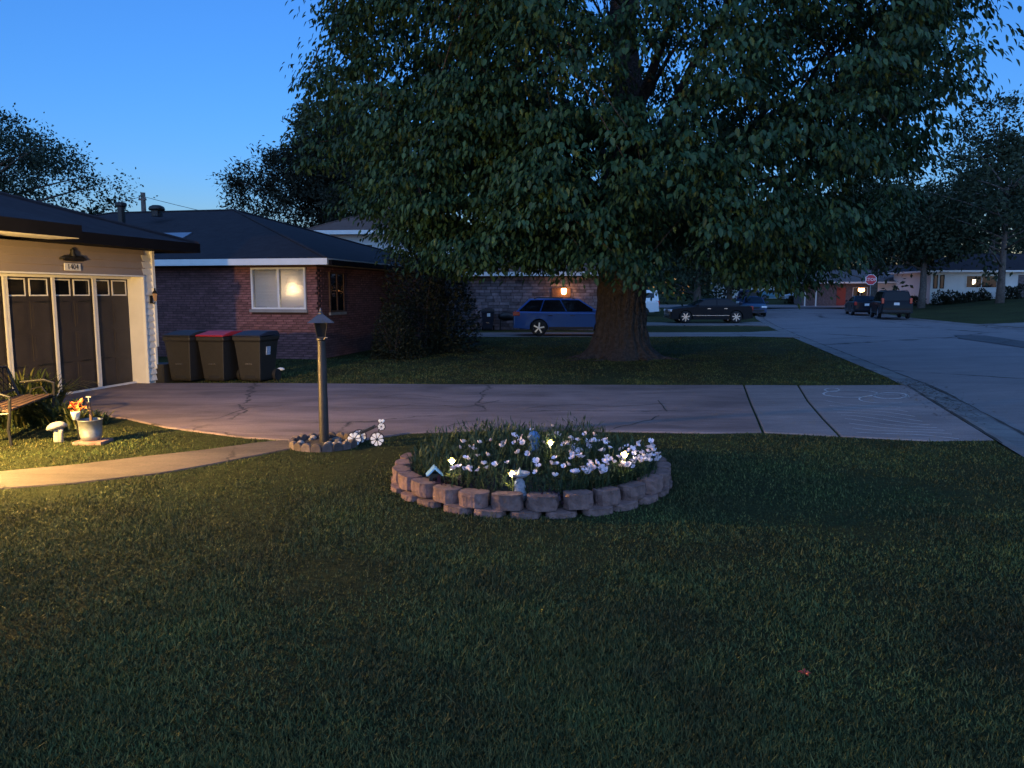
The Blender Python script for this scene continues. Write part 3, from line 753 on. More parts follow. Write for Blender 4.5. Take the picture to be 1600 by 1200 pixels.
for i, (b0, b1, z0) in enumerate(bricks):
    if i < 300: link('brick', bm_, nb, loc=(b0, random.uniform(-.003, .003), z0), scale=((b1 - b0) / BL, 1, 1))
    else:
        dy = random.uniform(-.003, .003); rest.b(b0, b1, dy, .1 + dy, z0, z0 + BH)
tag(rest.build('brickwork', M['brick'], nb), kind='stuff')
srest = MB()
for c in range(ncourse):
    z0 = .01 + c * ch; y = .104 + (c % 2) * .15
    while y < DEP - .3:
        srest.b(-.10, random.uniform(-.003, .003), y, y + BL, z0, z0 + BH); y += BL + .01
tag(srest.build('side_brickwork', M['brick'], nb), kind='stuff')
# the front window: frame, two sashes, blind of separate slats
wf = MB(); t = .055
wf.b(wx0, wx1, -.035, .06, wz0, wz0 + t); wf.b(wx0, wx1, -.035, .06, wz1 - t, wz1); wf.b(wx0, wx0 + t, -.034, .06, wz0 + t, wz1 - t); wf.b(wx1 - t, wx1, -.034, .06, wz0 + t, wz1 - t)
win = wf.build('window', M['white_paint'], nb)
xm = (wx0 + wx1) / 2
MB().b(xm - .03, xm + .03, -.02, .05, wz0 + t, wz1 - t).build('mullion', M['white_paint'], win)
MB().b(wx0 - .05, wx1 + .05, -.08, .02, wz0 - .085, wz0 - .005).build('sill', M['concrete'], win)
gm = bpy.data.materials.new('window_glass'); nt, N, L, P = nodes(gm)
P.inputs['Base Color'].default_value = (1, 1, 1, 1); P.inputs['Roughness'].default_value = .02; P.inputs['Transmission Weight'].default_value = 1; P.inputs['IOR'].default_value = 1.25
for a_, b_ in ((wx0 + t, xm - .03), (xm + .03, wx1 - t)):
    MB().b(a_, b_, .0, .006, wz0 + t, wz1 - t).build('pane', gm, win)
bl = bpy.data.materials.new('blind_vinyl'); nt, N, L, P = nodes(bl)
P.inputs['Base Color'].default_value = (.78, .78, .76, 1); P.inputs['Roughness'].default_value = .5
tr = N.new('ShaderNodeBsdfTranslucent'); tr.inputs[0].default_value = (.8, .75, .65, 1); ms = N.new('ShaderNodeMixShader'); ms.inputs[0].default_value = .4
L.new(P.outputs[0], ms.inputs[1]); L.new(tr.outputs[0], ms.inputs[2]); L.new(ms.outputs[0], N['Material Output'].inputs['Surface'])
sm_ = MB()
Lb = xm - .03 - wx0 - t - .02
sm_.add([(0, 0, 0), (Lb, 0, 0), (Lb, .012, .034), (0, .012, .034)], [(0, 1, 2, 3)]); sm_ = sm_.mesh('blind_slat', bl)
zz = wz0 + t + .01
while zz < wz1 - t - .035:
    for a_ in (wx0 + t + .01, xm + .04):
        link('blind_slat', sm_, win, loc=(a_, .055 + random.uniform(0, .004), zz), rot=(random.uniform(-.06, .06), 0, 0))
    zz += .032
# lamp added behind the blind to imitate a bright warm reflection in the panes
pw_ = Matrix.Translation((CX, CY, 0)) @ Matrix.Rotation(THETA, 4, 'Z')
tl = empty('window_glow_lamp', pw_ @ Vector((xm + .40, .27, 1.45)), THETA, 'added lamp behind the blinds making the warm spot in the brick house window', 'lamp')
MB().lathe([(.08, 0), (.09, .02), (.02, .06), (.03, .2), (.012, .35)], 10).build('base', M['wood_brown'], tl)
MB().ball((0, 0, .47), .05, 10, 8).build('bulb', glow('window_glow_bulb', (1, .72, .38), 25), tl)
MB().b(-.35, .55, -.15, .35, -.06, -.005).build('shelf', M['wood_brown'], tl)
ld2 = bpy.data.lights.new('window_glow_light', 'POINT'); ld2.energy = .5; ld2.color = (1, .70, .36); ld2.shadow_soft_size = .05
l2 = bpy.data.objects.new('window_glow_light', ld2); COL.objects.link(l2); l2.location = pw_ @ Vector((xm + .40, .20, 2.02))
MB().b(wx0 - 1, wx1 + .3, 2.6, 2.65, 0, WH).build('room_wall', M['siding'], nb)
# side window (street side)
sw = MB(); y0, y1 = .75, 1.75
for q in ((y0, y1, 1.3, 1.35), (y0, y1, 2.4, 2.45), (y0, y0 + .05, 1.35, 2.4), (y1 - .05, y1, 1.35, 2.4), ((y0 + y1) / 2 - .03, (y0 + y1) / 2 + .03, 1.35, 2.4)): sw.b(-.02, .03, *q)
sw = sw.build('window', M['wood_brown'], nb); MB().b(-.01, .012, y0 + .05, y1 - .05, 1.35, 2.4).build('pane', M['glass'], sw); MB().b(-.02, .06, y0 - .05, y1 + .05, 1.22, 1.295).build('sill', M['concrete'], sw)  # dark brown frame puts the tree's shade on this side into the colour
# roof: main hip plus the lower hip towards the street
hip_roof(nb, -WL - 4, 0.0, 0.0, DEP, 2.62, 0.31, .55, M['roof_navy'], M['white_paint'], .15)
RB = 0
# dark strip added over the white street-side fascia so that it reads dark
MB().b(.59, .68, -.50, DEP + .5, 2.60, 2.74).build('dark_eave_strip', M['fascia_dark'], nb)
# things on the roofs
vent = empty('vent_pipe', at(190, 340, 26.0), 0, 'tall dark capped vent pipe standing on the charcoal roof', 'vent pipe')
MB().lathe([(.11, -.25), (.11, .36)], 12).build('pipe', M['black_metal'], vent)
MB().lathe([(.17, .36), (.18, .38), (.18, .46), (.15, .49)], 12).build('cap', M['black_metal'], vent)
tv = empty('turtle_vent', at(245, 329, 27.4), 0, 'low rounded dark roof vent near the ridge of the brick house', 'roof vent')
MB().lathe([(.18, -.2), (.18, .0)], 12).build('neck', M['black_metal'], tv)
MB().lathe([(.25, .0), (.27, .05), (.24, .13), (.14, .18), (.0, .19)], 14).build('hood', M['black_metal'], tv, smooth=True)
pp = at(225, 335, 52.0)
pole = empty('utility_pole', (pp.x, pp.y, 0), 0, 'wooden utility pole with wires rising behind the charcoal roof', 'utility pole')
topz = at(225, 301, 52.0).z
MB().lathe([(.19, 0), (.15, topz)], 10).build('post', M['pole_wood'], pole)
MB().box((0, -.1, topz - .45), (.5, .1, .12)).build('crossarm', M['pole_wood'], pole)
for s in (-.2, .2): MB().lathe([(.03, 0), (.05, .05), (.03, .1)], 8, (s, -.1, topz - .39)).build('insulator', M['statue'], pole)
def wire(p, q, sag):
    return [Vector(p).lerp(Vector(q), t) - Vector((0, 0, sag * 4 * t * (1 - t))) for t in np.linspace(0, 1, 14)]
for q, lb in ((at(-60, 372, 60), 'thin black wire running from the utility pole over the garage roof'), (at(560, 372, 50), 'thin black wire running from the utility pole towards the cedar')):
    s = 1 if q.x > pp.x else -1
    w_ = MB().tube(wire((pp.x + s * .2, pp.y - .1, topz - .3), q, .25), .016, 5).build('power_line', M['black_metal']); tag(w_, lb, 'wire')

# ------------------------------------------------------------------ split level house behind
sx, sy = -1.0, 39.0
sh = empty('split_level_house', (sx, sy, 0), THETA * .5, 'split level house with stone ground floor and brown roofed pale upper storey', 'house')
MB().b(-10.5, -2.5, 4.0, 11, 0, 5.1).build('upper_wall', pm('pale_siding', (.62, .60, .60), .7, .05, 2), sh)
hip_roof(sh, -10.5, -2.5, 4.0, 11, 5.1, .42, .6, M['roof_brown'], M['white_paint'], .2)
MB().b(-2.49, 7.0, .14, 9, 0, 2.7).build('wall', M['mortar'], sh)
hip_roof(sh, -2.49, 7.0, .0, 9, 2.7, .40, .6, M['roof_brown'], M['white_paint'], .18)
def winbox(parent, x0, x1, y, z0, z1, fm, pmat, t=.06, mull=True):
    f = MB(); f.b(x0, x1, y - .05, y, z0, z0 + t); f.b(x0, x1, y - .05, y, z1 - t, z1); f.b(x0, x0 + t, y - .05, y, z0 + t, z1 - t); f.b(x1 - t, x1, y - .05, y, z0 + t, z1 - t)
    if mull: f.b((x0 + x1) / 2 - t / 2, (x0 + x1) / 2 + t / 2, y - .045, y, z0 + t, z1 - t)
    w = f.build('window', fm, parent); MB().b(x0 + t, x1 - t, y - .03, y - .015, z0 + t, z1 - t).build('pane', pmat, w); return w
winbox(sh, -4.5, -3.3, 4.0, 3.2, 4.6, M['white_paint'], M['glass']); winbox(sh, -8.6, -7.2, 4.0, 3.2, 4.6, M['white_paint'], M['glass'])
M['stone_face'] = M['brown_brick']
rest = MB(); cnt = 0
for c in range(17):
    x = -2.49 - random.uniform(0, .2); z0 = .02 + c * .155
    while x < 6.9:
        l_ = random.uniform(.25, .6); hh = .135; dy = random.uniform(-.05, .0)
        if cnt < 298 and (x > -1.2 and x < 6.0):
            MB().b(max(x, -2.48), min(x + l_ - .02, 7.0), dy, .15, z0, z0 + hh).build('stone', M['stone_face'], sh); cnt += 1
        else: rest.b(max(x, -2.48), min(x + l_ - .02, 7.0), dy, .15, z0, z0 + hh)
        x += l_
tag(rest.build('stonework', M['stone_face'], sh), kind='stuff')
plx = 3.0
MB().b(plx, plx + .95, -.09, -.06, .05, 2.1).build('door', M['wood_brown'], sh)
lamp3 = empty('porch_lamp', (at(881, 455, 38.3)), 0, 'glowing orange porch lamp beyond the blue wagon', 'lamp')
MB().lathe([(.05, -.16), (.11, -.12), (.13, .1), (.1, .14)], 8).build('lamp_glass', M['lens_orange'], lamp3); MB().lathe([(.15, .14), (.04, .24), (.0, .27)], 8).build('cap', M['black_metal'], lamp3)
ld3 = bpy.data.lights.new('porch_lamp_light', 'POINT'); ld3.energy = 1.5; ld3.color = (1, .5, .2); ld3.shadow_soft_size = .1
l3 = bpy.data.objects.new('porch_lamp_light', ld3); COL.objects.link(l3); l3.location = at(881, 455, 37.9)

# ------------------------------------------------------------------ houses across the street
M['far_white'] = rand_obj(pm('far_white_siding', (.66, .65, .62), .7, .05, 2), .04)
def ranch(x, y, rz, w, d, h, roof, wall, label, cat='house', pitch=.36, gable=False, name='ranch_house', z=None):
    e = empty(name, (x, y, gzf(x, y) - .1 if z is None else z), rz, label, cat)
    MB().b(-w / 2, w / 2, 0, d, -.6, h).build('wall', wall, e)
    hip_roof(e, -w / 2, w / 2, 0, d, h, pitch, .6, roof, M['white_paint'], .16, gable=gable)
    return e
wr = ranch(49.5, 74, R(-4), 18.5, 8.5, 2.45, M['roof_navy'], M['far_white'], 'white painted ranch house with dark hip roof and picture window across the street')
for x0, x1 in ((-9.0, -8.6), (-8.4, -8.0)): winbox(wr, x0, x1, 0, .9, 2.2, M['fascia_dark'], M['glass'], mull=False)
winbox(wr, -6.0, -3.1, 0, .95, 2.15, M['white_paint'], M['glass'])
MB().b(-5.4, -5.1, -.06, -.02, 1.3, 1.75).build('lit_pane', glow('far_lit', (1, .72, .45), 1.2), wr)
MB().b(-1.2, .8, -.02, .0, 0, 2.2).build('entry_panel', M['brown_brick'], wr); MB().b(.0, .8, -.06, -.021, 0, 2.05).build('door', M['wood_brown'], wr)
ef = MB()
for k in range(17): MB().b(-9.2, 9.2, -.03, -.004, .1 + k * .135, .1 + k * .135 + .11) if False else None
tr_ = ranch(36.5, 84, R(-14), 9.5, 8, 2.5, M['roof_grey'], M['brown_brick'], 'brick house with grey gable roof and orange lit carport behind the stop sign', pitch=.30, gable=True)
MB().b(-4.9, -3.6, -3.2, 0, 2.45, 2.6).build('carport_roof', M['roof_grey'], tr_)
for px_ in (-4.8, -3.7): MB().b(px_ - .06, px_ + .06, -3.1, -2.98, -.6, 2.45).build('post', M['white_paint'], tr_)
winbox(tr_, .4, 1.9, 0, 1.0, 2.1, M['white_paint'], M['glass']); MB().b(-1.2, -.3, -.05, -.004, 0, 2.05).build('door', pm('red_door', (.22, .02, .02), .5, .1, 4), tr_)
MB().b(2.2, 4.6, -.05, -.006, 0, 2.45).build('front_panel', M['far_white'], tr_)
fl3 = empty('carport_lamp', (at(1346, 452, 80)), 0, 'small glowing orange carport lamp behind the stop sign', 'lamp')
MB().lathe([(.06, -.3), (.30, -.2), (.32, .1), (.1, .2)], 8).build('lamp_glass', M['lens_orange'], fl3); MB().lathe([(.33, .1), (.1, .3), (.0, .34)], 8).build('cap', M['black_metal'], fl3)
ranch(42, 128, R(-6), 16, 8, 2.5, M['roof_grey'], M['far_white'], 'distant low white house with grey roof at the end of the street')
ranch(62, 120, R(-6), 13, 8, 2.5, M['roof_grey'], M['far_white'], 'distant white house half hidden behind the round dark tree', gable=True)
# ------------------------------------------------------------------ cars
def paint(name, col, metal=.35):
    return pm(name, col, .35, .0, metal=metal, coat=0.3, spec=.25)
def arc(cx, cz, r, a0, a1, n=9): return [(cx + r * math.cos(a0 + (a1 - a0) * i / (n - 1)), cz + r * math.sin(a0 + (a1 - a0) * i / (n - 1))) for i in range(n)]
def make_car(name, label, loc, rz, spec, col, group=None, hi=True):
    """x forward. spec: L,W, wheel r, axle positions, top line of the lower body, cabin polygon"""
    e = empty(name, loc, rz, label, 'car' if 'cat' not in spec else spec['cat'], group)
    Wd = spec['W']; wr = spec['wr']; xf, xr_ = spec['axles']; zb = spec['zb']; top = spec['top']   # top: list (x,z) from front to rear incl. bumpers
    ar = wr * 1.14
    zc = wr
    bot = [(top[-1][0], zb + .06)]
    s_ = math.asin(max(-1, min(1, (zb - zc) / ar)))
    bot += [(xr_ - ar * math.cos(s_) - .02, zb)] + arc(xr_, zc, ar, math.pi - s_, s_, 11)
    bot += arc(xf, zc, ar, math.pi - s_, s_, 11) + [(xf + ar * math.cos(s_) + .02, zb), (top[0][0], zb + .06)]
    prof = top + bot
    cxm = sum(p[0] for p in top) / len(top)
    def ring(y, k, dz):
        out = []
        for i, (x, z) in enumerate(prof):
            up = i < len(top)
            out.append((cxm + (x - cxm) * (k if up else 1.0), y, z - (dz if up and z > zb + .25 else 0)))
        return out
    hw_ = Wd / 2
    rings = [ring(-hw_, .975, .07), ring(-hw_ + .05, .99, .02), ring(-hw_ + .22, 1, 0), ring(hw_ - .22, 1, 0), ring(hw_ - .05, .99, .02), ring(hw_, .975, .07)]
    n = len(prof); V = sum(rings, []); Fc = []
    for r_ in range(5):
        for i in range(n):
            j = (i + 1) % n; Fc.append((r_ * n + i, r_ * n + j, (r_ + 1) * n + j, (r_ + 1) * n + i))
    Fc.append(tuple(range(n - 1, -1, -1))); Fc.append(tuple(5 * n + i for i in range(n)))
    body = MB().add(V, Fc).build('body', col, e)
    bm = bmesh.new(); bm.from_mesh(body.data); bmesh.ops.recalc_face_normals(bm, faces=bm.faces[:]); bm.to_mesh(body.data); bm.free()
    for p in body.data.polygons: p.use_smooth = len(p.vertices) == 4
    try: body.data.set_sharp_from_angle(angle=R(32))
    except Exception: pass
    # cabin
    cab = spec['cabin']            # (x_base_front,z),(x_roof_front,z),(x_roof_mid,z),(x_roof_rear,z),(x_base_rear,z)
    def cw(z):
        z0 = cab[0][1]; z1 = max(p[1] for p in cab); t = (z - z0) / (z1 - z0); return hw_ - .055 - .20 * max(t, 0) ** 1.25
    L0 = [(x, -cw(z), z) for x, z in cab]; R0 = [(x, cw(z), z) for x, z in cab]
    C0 = [(x, 0, z + (.035 if 0 < i < len(cab) - 1 else 0)) for i, (x, z) in enumerate(cab)]
    m_ = len(cab); V = L0 + C0 + R0; Fc = []
    for i in range(m_ - 1):
        Fc += [(i, i + 1, m_ + i + 1, m_ + i), (m_ + i, m_ + i + 1, 2 * m_ + i + 1, 2 * m_ + i)]
    Fc += [tuple(range(m_ - 1, -1, -1)), tuple(2 * m_ + i for i in range(m_))]
    cabo = MB().add(V, Fc).build('cabin', col, e, bevel=.035, seg=2)
    # glass: side windows between the pillars
    zlo, zhi = cab[0][1] + .035, max(p[1] for p in cab) - .075
    def xs_at(z, side):
        pts = cab if side > 0 else cab
        fr = np.interp(z, [cab[0][1], cab[1][1]], [cab[0][0], cab[1][0]])
        re = np.interp(z, [cab[-1][1], cab[-2][1]], [cab[-1][0], cab[-2][0]])
        return fr, re
    pil = spec.get('pillars', [0.5]); gaps = [0.0] + pil + [1.0]
    for sgn in (-1, 1):
        for a, b in zip(gaps[:-1], gaps[1:]):
            pts = []
            for (z, t) in ((zlo, a), (zlo, b), ((zlo + zhi) / 2, b), (zhi, b), (zhi, a), ((zlo + zhi) / 2, a)):
                f, r_ = xs_at(z, sgn); f -= .09; r_ += .10
                x = f + (r_ - f) * t + (-.028 if t == a and a > 0 else 0) + (.028 if t == b and b < 1 else 0)
                pts.append((x, sgn * (cw(z) + .006), z))
            k = len(pts); V = pts + [(p[0], p[1] - sgn * .02, p[2]) for p in pts]
            Fc = [tuple(range(k)), tuple(range(2 * k - 1, k - 1, -1))] + [(i, k + i, k + (i + 1) % k, (i + 1) % k) for i in range(k)]
            MB().add(V, Fc).build('side_window', M['glass'], cabo)
    def screen(i0, i1, nm):
        (xa, za), (xb, zb_) = cab[i0], cab[i1]; pts = []
        d = Vector((xb - xa, zb_ - za)); nn = Vector((-d.y, d.x)).normalized()
        if (nn.x > 0) != (i0 == 0): nn = -nn
        for t in (.08, .90):
            x, z = xa + d.x * t + nn.x * .012, za + d.y * t + nn.y * .012
            for s in (-1, 0, 1): pts.append((x + (0 if s else nn.x * .03 * 0), s * (cw(z) - .09), z + (0.030 * t if s == 0 else 0)))
        MB().add(pts, [(0, 1, 4, 3), (1, 2, 5, 4)]).build(nm, M['glass'], cabo)
    screen(0, 1, 'windshield'); screen(len(cab) - 1, len(cab) - 2, 'rear_window')
    # wheels
    tp = [(wr * .62, -.10), (wr * .93, -.10), (wr, -.06), (wr, .06), (wr * .93, .10), (wr * .62, .10)]
    rot = Matrix.Rotation(R(90), 3, 'X')
    tyre = MB().lathe(tp, 24, m=rot).mesh('wheel', M['tyre'], True)
    rp = MB().lathe([(wr * .60, -.075), (wr * .66, -.102), (wr * .66, .102), (wr * .60, .075)], 24, m=rot)
    for sg in (-1, 1):
        for k in range(spec.get('spokes', 5)):
            a = 2 * math.pi * k / spec.get('spokes', 5) + .2
            mm = Matrix.Rotation(-a, 3, 'Y')
            rp.box(mm @ Vector((wr * .36, sg * .094, 0)), (wr * .62, .02, wr * .17), mm)
        rp.lathe([(wr * .15, -.012), (wr * .13, .012)], 10, (0, sg * .095, 0), rot)
    rim = rp.mesh('rim', spec.get('rim', M['alloy']))
    dk = MB().lathe([(wr * .6, -.08), (wr * .6, .08)], 16, m=rot).mesh('hub', M['trim'])
    for ax in (xf, xr_):
        for sgn in (-1, 1):
            w = link('wheel', tyre, e, loc=(ax, sgn * (hw_ - .105), wr)); link('rim', rim, w); link('hub', dk, w)
    # under body, arch liners
    MB().b(top[-1][0] + .25, top[0][0] - .25, -hw_ + .24, hw_ - .24, zb - .02, zb + .35).build('underbody', M['trim'], e)
    for sgn in (-1, 1):
        MB().b(xr_ + ar + .02, xf - ar - .02, sgn * hw_ - .012, sgn * hw_ + .012, zb - .01, zb + .10).build('sill', M['trim'] if spec.get('clad') else col, e)
        m1 = MB().box((cab[0][0] - .25, sgn * (hw_ + .09), cab[0][1] + .06), (.12, .18, .13)); m1.build('mirror', col, e, bevel=.03)
        for hx in spec.get('handles', []):
            MB().b(hx - .10, hx + .10, sgn * hw_ - .0, sgn * hw_ + .02, cab[0][1] - .16, cab[0][1] - .125).build('door_handle', spec.get('hm', M['chrome']), e)
        if spec.get('strip'): MB().b(xr_ + ar, xf - ar, sgn * hw_ - .004, sgn * hw_ + .012, zb + .22, zb + .245).build('trim_strip', M['chrome'], e)
    xf_, xr2 = top[0][0], top[-1][0]
    hz = spec.get('hlz', .68); tz = spec.get('tlz', .85); tw, th = spec.get('tl', (.30, .22))
    for sgn in (-1, 1):
        MB().box((xf_ - .13, sgn * (hw_ - .22), hz), (.34, .40, .14), Matrix.Rotation(sgn * .22, 3, 'Z')).build('headlight', M['clear_lens'], e, bevel=.03)
        MB().box((xr2 + .13, sgn * (hw_ - .14), tz), (.30, tw, th)).build('taillight', M['red_lens'], e, bevel=.02)
    MB().box((xf_ - .02, 0, hz - .05), (.10, Wd * .42, .16)).build('grille', M['trim'], e, bevel=.02)
    MB().box((xf_ - .03, 0, zb + .20), (.12, Wd * .8, .16)).build('bumper', M['trim'], e, bevel=.03)
    MB().box((xr2 + .03, 0, zb + .16), (.12, Wd * .86, .20)).build('bumper', M['trim'] if spec.get('clad') else col, e, bevel=.03)
    MB().box((xr2 - .004, 0, spec.get('pz', .82)), (.02, .34, .17)).build('plate', M['plate'], e)
    if spec.get('rails'):
        for sgn in (-1, 1):
            (x1, z1), (x2, z2) = cab[1], cab[-2]
            MB().tube([(x1 - .2, sgn * (cw(z1) - .06), z1 + .02), (x1 - .35, sgn * (cw(z1) - .06), z1 + .075), (x2 + .35, sgn * (cw(z2) - .06), z2 + .075), (x2 + .2, sgn * (cw(z2) - .06), z2 + .02)], .02, 6).build('roof_rail', M['trim'], e)
    return e

WAGON = dict(L=4.8, W=1.84, wr=.35, axles=(1.42, -1.33), zb=.30, top=[(2.36, .62), (2.30, .80), (1.9, .93), (1.15, 1.03), (0, 1.04), (-1.6, 1.06), (-2.28, 1.08), (-2.40, .95), (-2.42, .62)],
             cabin=[(1.25, 1.02), (.42, 1.55), (-.5, 1.61), (-1.75, 1.56), (-2.30, 1.06)], pillars=[.38, .72], rails=True, clad=True, handles=[.1, -.85], hm=None, hlz=.78, tlz=.96, tl=(.34, .17), pz=.95, spokes=5)
SEDAN = dict(L=5.0, W=1.88, wr=.37, axles=(1.55, -1.50), zb=.24, top=[(2.48, .60), (2.45, .86), (1.9, .96), (1.05, 1.03), (0, 1.04), (-1.5, 1.06), (-2.35, 1.07), (-2.50, .98), (-2.50, .60)],
             cabin=[(1.10, 1.02), (.35, 1.42), (-.4, 1.47), (-1.1, 1.43), (-1.80, 1.05)], pillars=[.48], handles=[.15, -.85], strip=True, hlz=.76, tlz=.90, tl=(.2, .26), pz=.82, spokes=7, rim=M['chrome'])
SUV = dict(L=5.15, W=2.0, wr=.40, axles=(1.6, -1.45), zb=.36, top=[(2.55, .70), (2.52, 1.02), (2.1, 1.12), (1.35, 1.18), (0, 1.19), (-1.6, 1.19), (-2.50, 1.17), (-2.56, 1.0), (-2.56, .66)],
           cabin=[(1.35, 1.17), (.80, 1.82), (-.4, 1.90), (-2.15, 1.86), (-2.47, 1.17)], pillars=[.34, .68], rails=True, handles=[.3, -.75], hlz=.92, tlz=1.22, tl=(.16, .36), pz=1.02, spokes=6, clad=True)
HATCH = dict(L=4.3, W=1.76, wr=.32, axles=(1.30, -1.25), zb=.24, top=[(2.14, .55), (2.06, .72), (1.6, .88), (.95, .98), (0, .99), (-1.4, 1.02), (-2.05, 1.02), (-2.13, .85), (-2.14, .55)],
             cabin=[(1.10, .97), (.15, 1.44), (-.4, 1.48), (-1.5, 1.42), (-2.0, 1.0)], pillars=[.45], handles=[.0, -.8], hlz=.70, tlz=.92, tl=(.2, .25), pz=.75, spokes=5)
WAGON['hm'] = M['trim']
def gcar(u, v, z=0.0): p = gp(u, v, z); return p
c_blue = paint('blue_paint', (.018, .075, .27)); c_black = pm('black_paint', (.006, .007, .011), .35, 0, coat=.12, spec=.12); c_navy = paint('navy_paint', (.015, .028, .075))
c_white = pm('white_car_paint', (.74, .75, .76), .3, 0, coat=1); c_teal = paint('teal_paint', (.10, .24, .32)); c_silver = paint('pale_blue_paint', (.40, .48, .56)); c_char = pm('charcoal_paint', (.010, .012, .018), .35, 0, coat=.15, spec=.15)
c_orange = paint('orange_paint', (.42, .13, .05))
# blue wagon, nose to the right (towards the street)
p = gp(843, 526); make_car('parked_car', 'blue station wagon with roof rails parked behind the big trunk', (p.x + 1.33, p.y + .85, 0.02), R(-2), WAGON, c_blue)
# black sedan, nose to the left
pr_ = gp(1156, 506.5); pf = gp(1068, 507); make_car('parked_car', 'black sedan with chrome wheels parked facing the lawn', ((pr_.x + pf.x) / 2, pr_.y + .9, .05), R(181), SEDAN, c_black)
# navy hatchback facing us on the street
p = gp(1193, 497); make_car('parked_car', 'navy hatchback on the street with its headlights towards the lawn', (p.x - .2, p.y + 2.0, gzf(p.x, p.y) - .03), R(-104), HATCH, c_navy)
p = at(1181, 470, 64); make_car('parked_car', 'dark blue car half hidden behind the navy hatchback', (p.x - .6, 64, gzf(p.x, 64) - .03), R(-106), SUV, c_navy)
# black SUV seen from behind, right kerb
make_car('parked_car', 'black sport utility vehicle seen from behind at the far kerb', (26.6, 54.4, gzf(26.6, 54.4) - .0), R(73), SUV, c_black)
make_car('parked_car', 'charcoal car parked in front of the black sport utility vehicle', (27.6, 61.0, gzf(27, 61) - .03), R(74), SEDAN, c_char)
# far cars
for u, d, rz, sp_, cc, lb in ((1206, 118, 4, SEDAN, c_teal, 'distant teal sedan before the low white house'), (1232, 119, 86, SUV, c_char, 'distant dark vehicle next to the teal sedan'),
                           (1252, 108, 176, SEDAN, c_silver, 'distant pale blue sedan beside the round dark tree'), (1283, 109, 88, HATCH, c_orange, 'distant orange car under the round dark tree')):
    q = at(u, 460, d); make_car('parked_car', lb, (q.x, d, gzf(q.x, d)), R(rz), sp_, cc)

# white pickup with a tall cap, nose to the left
p = gp(1028, 497)
PK = dict(L=5.6, W=1.98, wr=.39, axles=(1.75, -1.60), zb=.42, top=[(2.78, .75), (2.75, 1.05), (2.3, 1.15), (1.35, 1.22), (0, 1.24), (-1.6, 1.24), (-2.72, 1.24), (-2.78, 1.0), (-2.78, .68)],
          cabin=[(1.40, 1.20), (.80, 1.84), (.3, 1.90), (-.62, 1.86), (-.78, 1.22)], pillars=[.55], handles=[.3, -.45], hlz=.95, tlz=1.05, tl=(.14, .42), pz=.72, spokes=5, cat='truck')
tk = make_car('pickup_truck', 'white pickup truck with tall white cap parked behind the trunk', (p.x - 2.70, p.y + .95, .02), R(180), PK, c_white)
V = [(-.80, 1.225), (-2.76, 1.225), (-2.66, 1.98), (-2.55, 2.06), (-.80, 2.06)]
cp = MB()
Vv = [(x, -.92 + (.12 if z > 1.3 else 0), z) for x, z in V] + [(x, .92 - (.12 if z > 1.3 else 0), z) for x, z in V]
cp.add(Vv, [(4, 3, 2, 1, 0), (5, 6, 7, 8, 9)] + [(k, (k + 1) % 5, 5 + (k + 1) % 5, 5 + k) for k in range(5)])
capo = cp.build('truck_cap', c_white, tk, bevel=.04)
bm = bmesh.new(); bm.from_mesh(capo.data); bmesh.ops.recalc_face_normals(bm, faces=bm.faces[:]); bm.to_mesh(capo.data); bm.free()
for s in (-1, 1): MB().box((-1.75, s * .865, 1.66), (1.3, .03, .36), Matrix.Rotation(s * .15, 3, 'X')).build('cap_window', M['glass'], capo, bevel=.01)
MB().b(-2.80, -2.3, -.94, .94, 1.90, 1.935).build('cap_trim', M['trim'], capo)
MB().b(-2.87, -2.74, -.9, .9, .52, .68).build('step_bumper', M['chrome'], tk)

# ------------------------------------------------------------------ stop sign
sx_, sy_ = 28.9, 62.5
st = empty('stop_sign', (sx_, sy_, gzf(sx_, sy_)), R(-22), 'red octagonal stop sign on a thin post at the corner', 'sign')
zc_ = at(1355, 437, sy_).z - gzf(sx_, sy_)
oc = lambda r: [(r * math.cos(R(22.5 + 45 * k)), r * math.sin(R(22.5 + 45 * k))) for k in range(8)]
def octa(r, y0, y1):
    P = oc(r); m_ = MB(); V = [(x, y0, zc_ + z) for x, z in P] + [(x, y1, zc_ + z) for x, z in P]
    return m_.add(V, [tuple(range(8)), tuple(range(15, 7, -1))] + [(k, 8 + k, 8 + (k + 1) % 8, (k + 1) % 8) for k in range(8)])
octa(.45, -.02, -.005).build('border', M['enamel'], st); octa(.41, -.026, -.0205).build('face', pm('stop_red', (.62, .03, .045), .4, .05, 4), st)
textmesh('STOP', .34, M['enamel'], 'lettering', st, (0, -.03, zc_), (R(90), 0, 0), .001)
MB().b(-.035, .035, 0, .05, -.2, zc_ + .45).build('post', M['galv'], st)
# ------------------------------------------------------------------ lamp post with its ring of scalloped stones
lx, ly = LAMP_XY
lp = empty('lamp_post', (lx, ly, 0), R(12), 'brown metal lamp post with unlit lantern standing in the scalloped stone ring', 'lamp post')
M['post_brown'] = pm('post_brown', (.042, .034, .031), .5, .35, 9, metal=.3)
MB().lathe([(.058, -.05), (.056, .58), (.053, .60), (.053, 1.05), (.050, 1.07), (.048, 1.28), (.062, 1.29), (.062, 1.31), (.04, 1.325)], 18).build('post', M['post_brown'], lp, smooth=True).data.set_sharp_from_angle(angle=R(40))
cage = MB()
for sx in (-1, 1):
    for sy in (-1, 1): cage.tube([(sx * .045, sy * .045, 1.32), (sx * .075, sy * .075, 1.50)], .006, 5)
cage.b(-.05, .05, -.05, .05, 1.315, 1.33)
cage.build('lantern_cage', M['post_brown'], lp)
gl = pm('lantern_glass', (.02, .02, .022), .15, 0, spec=.5)
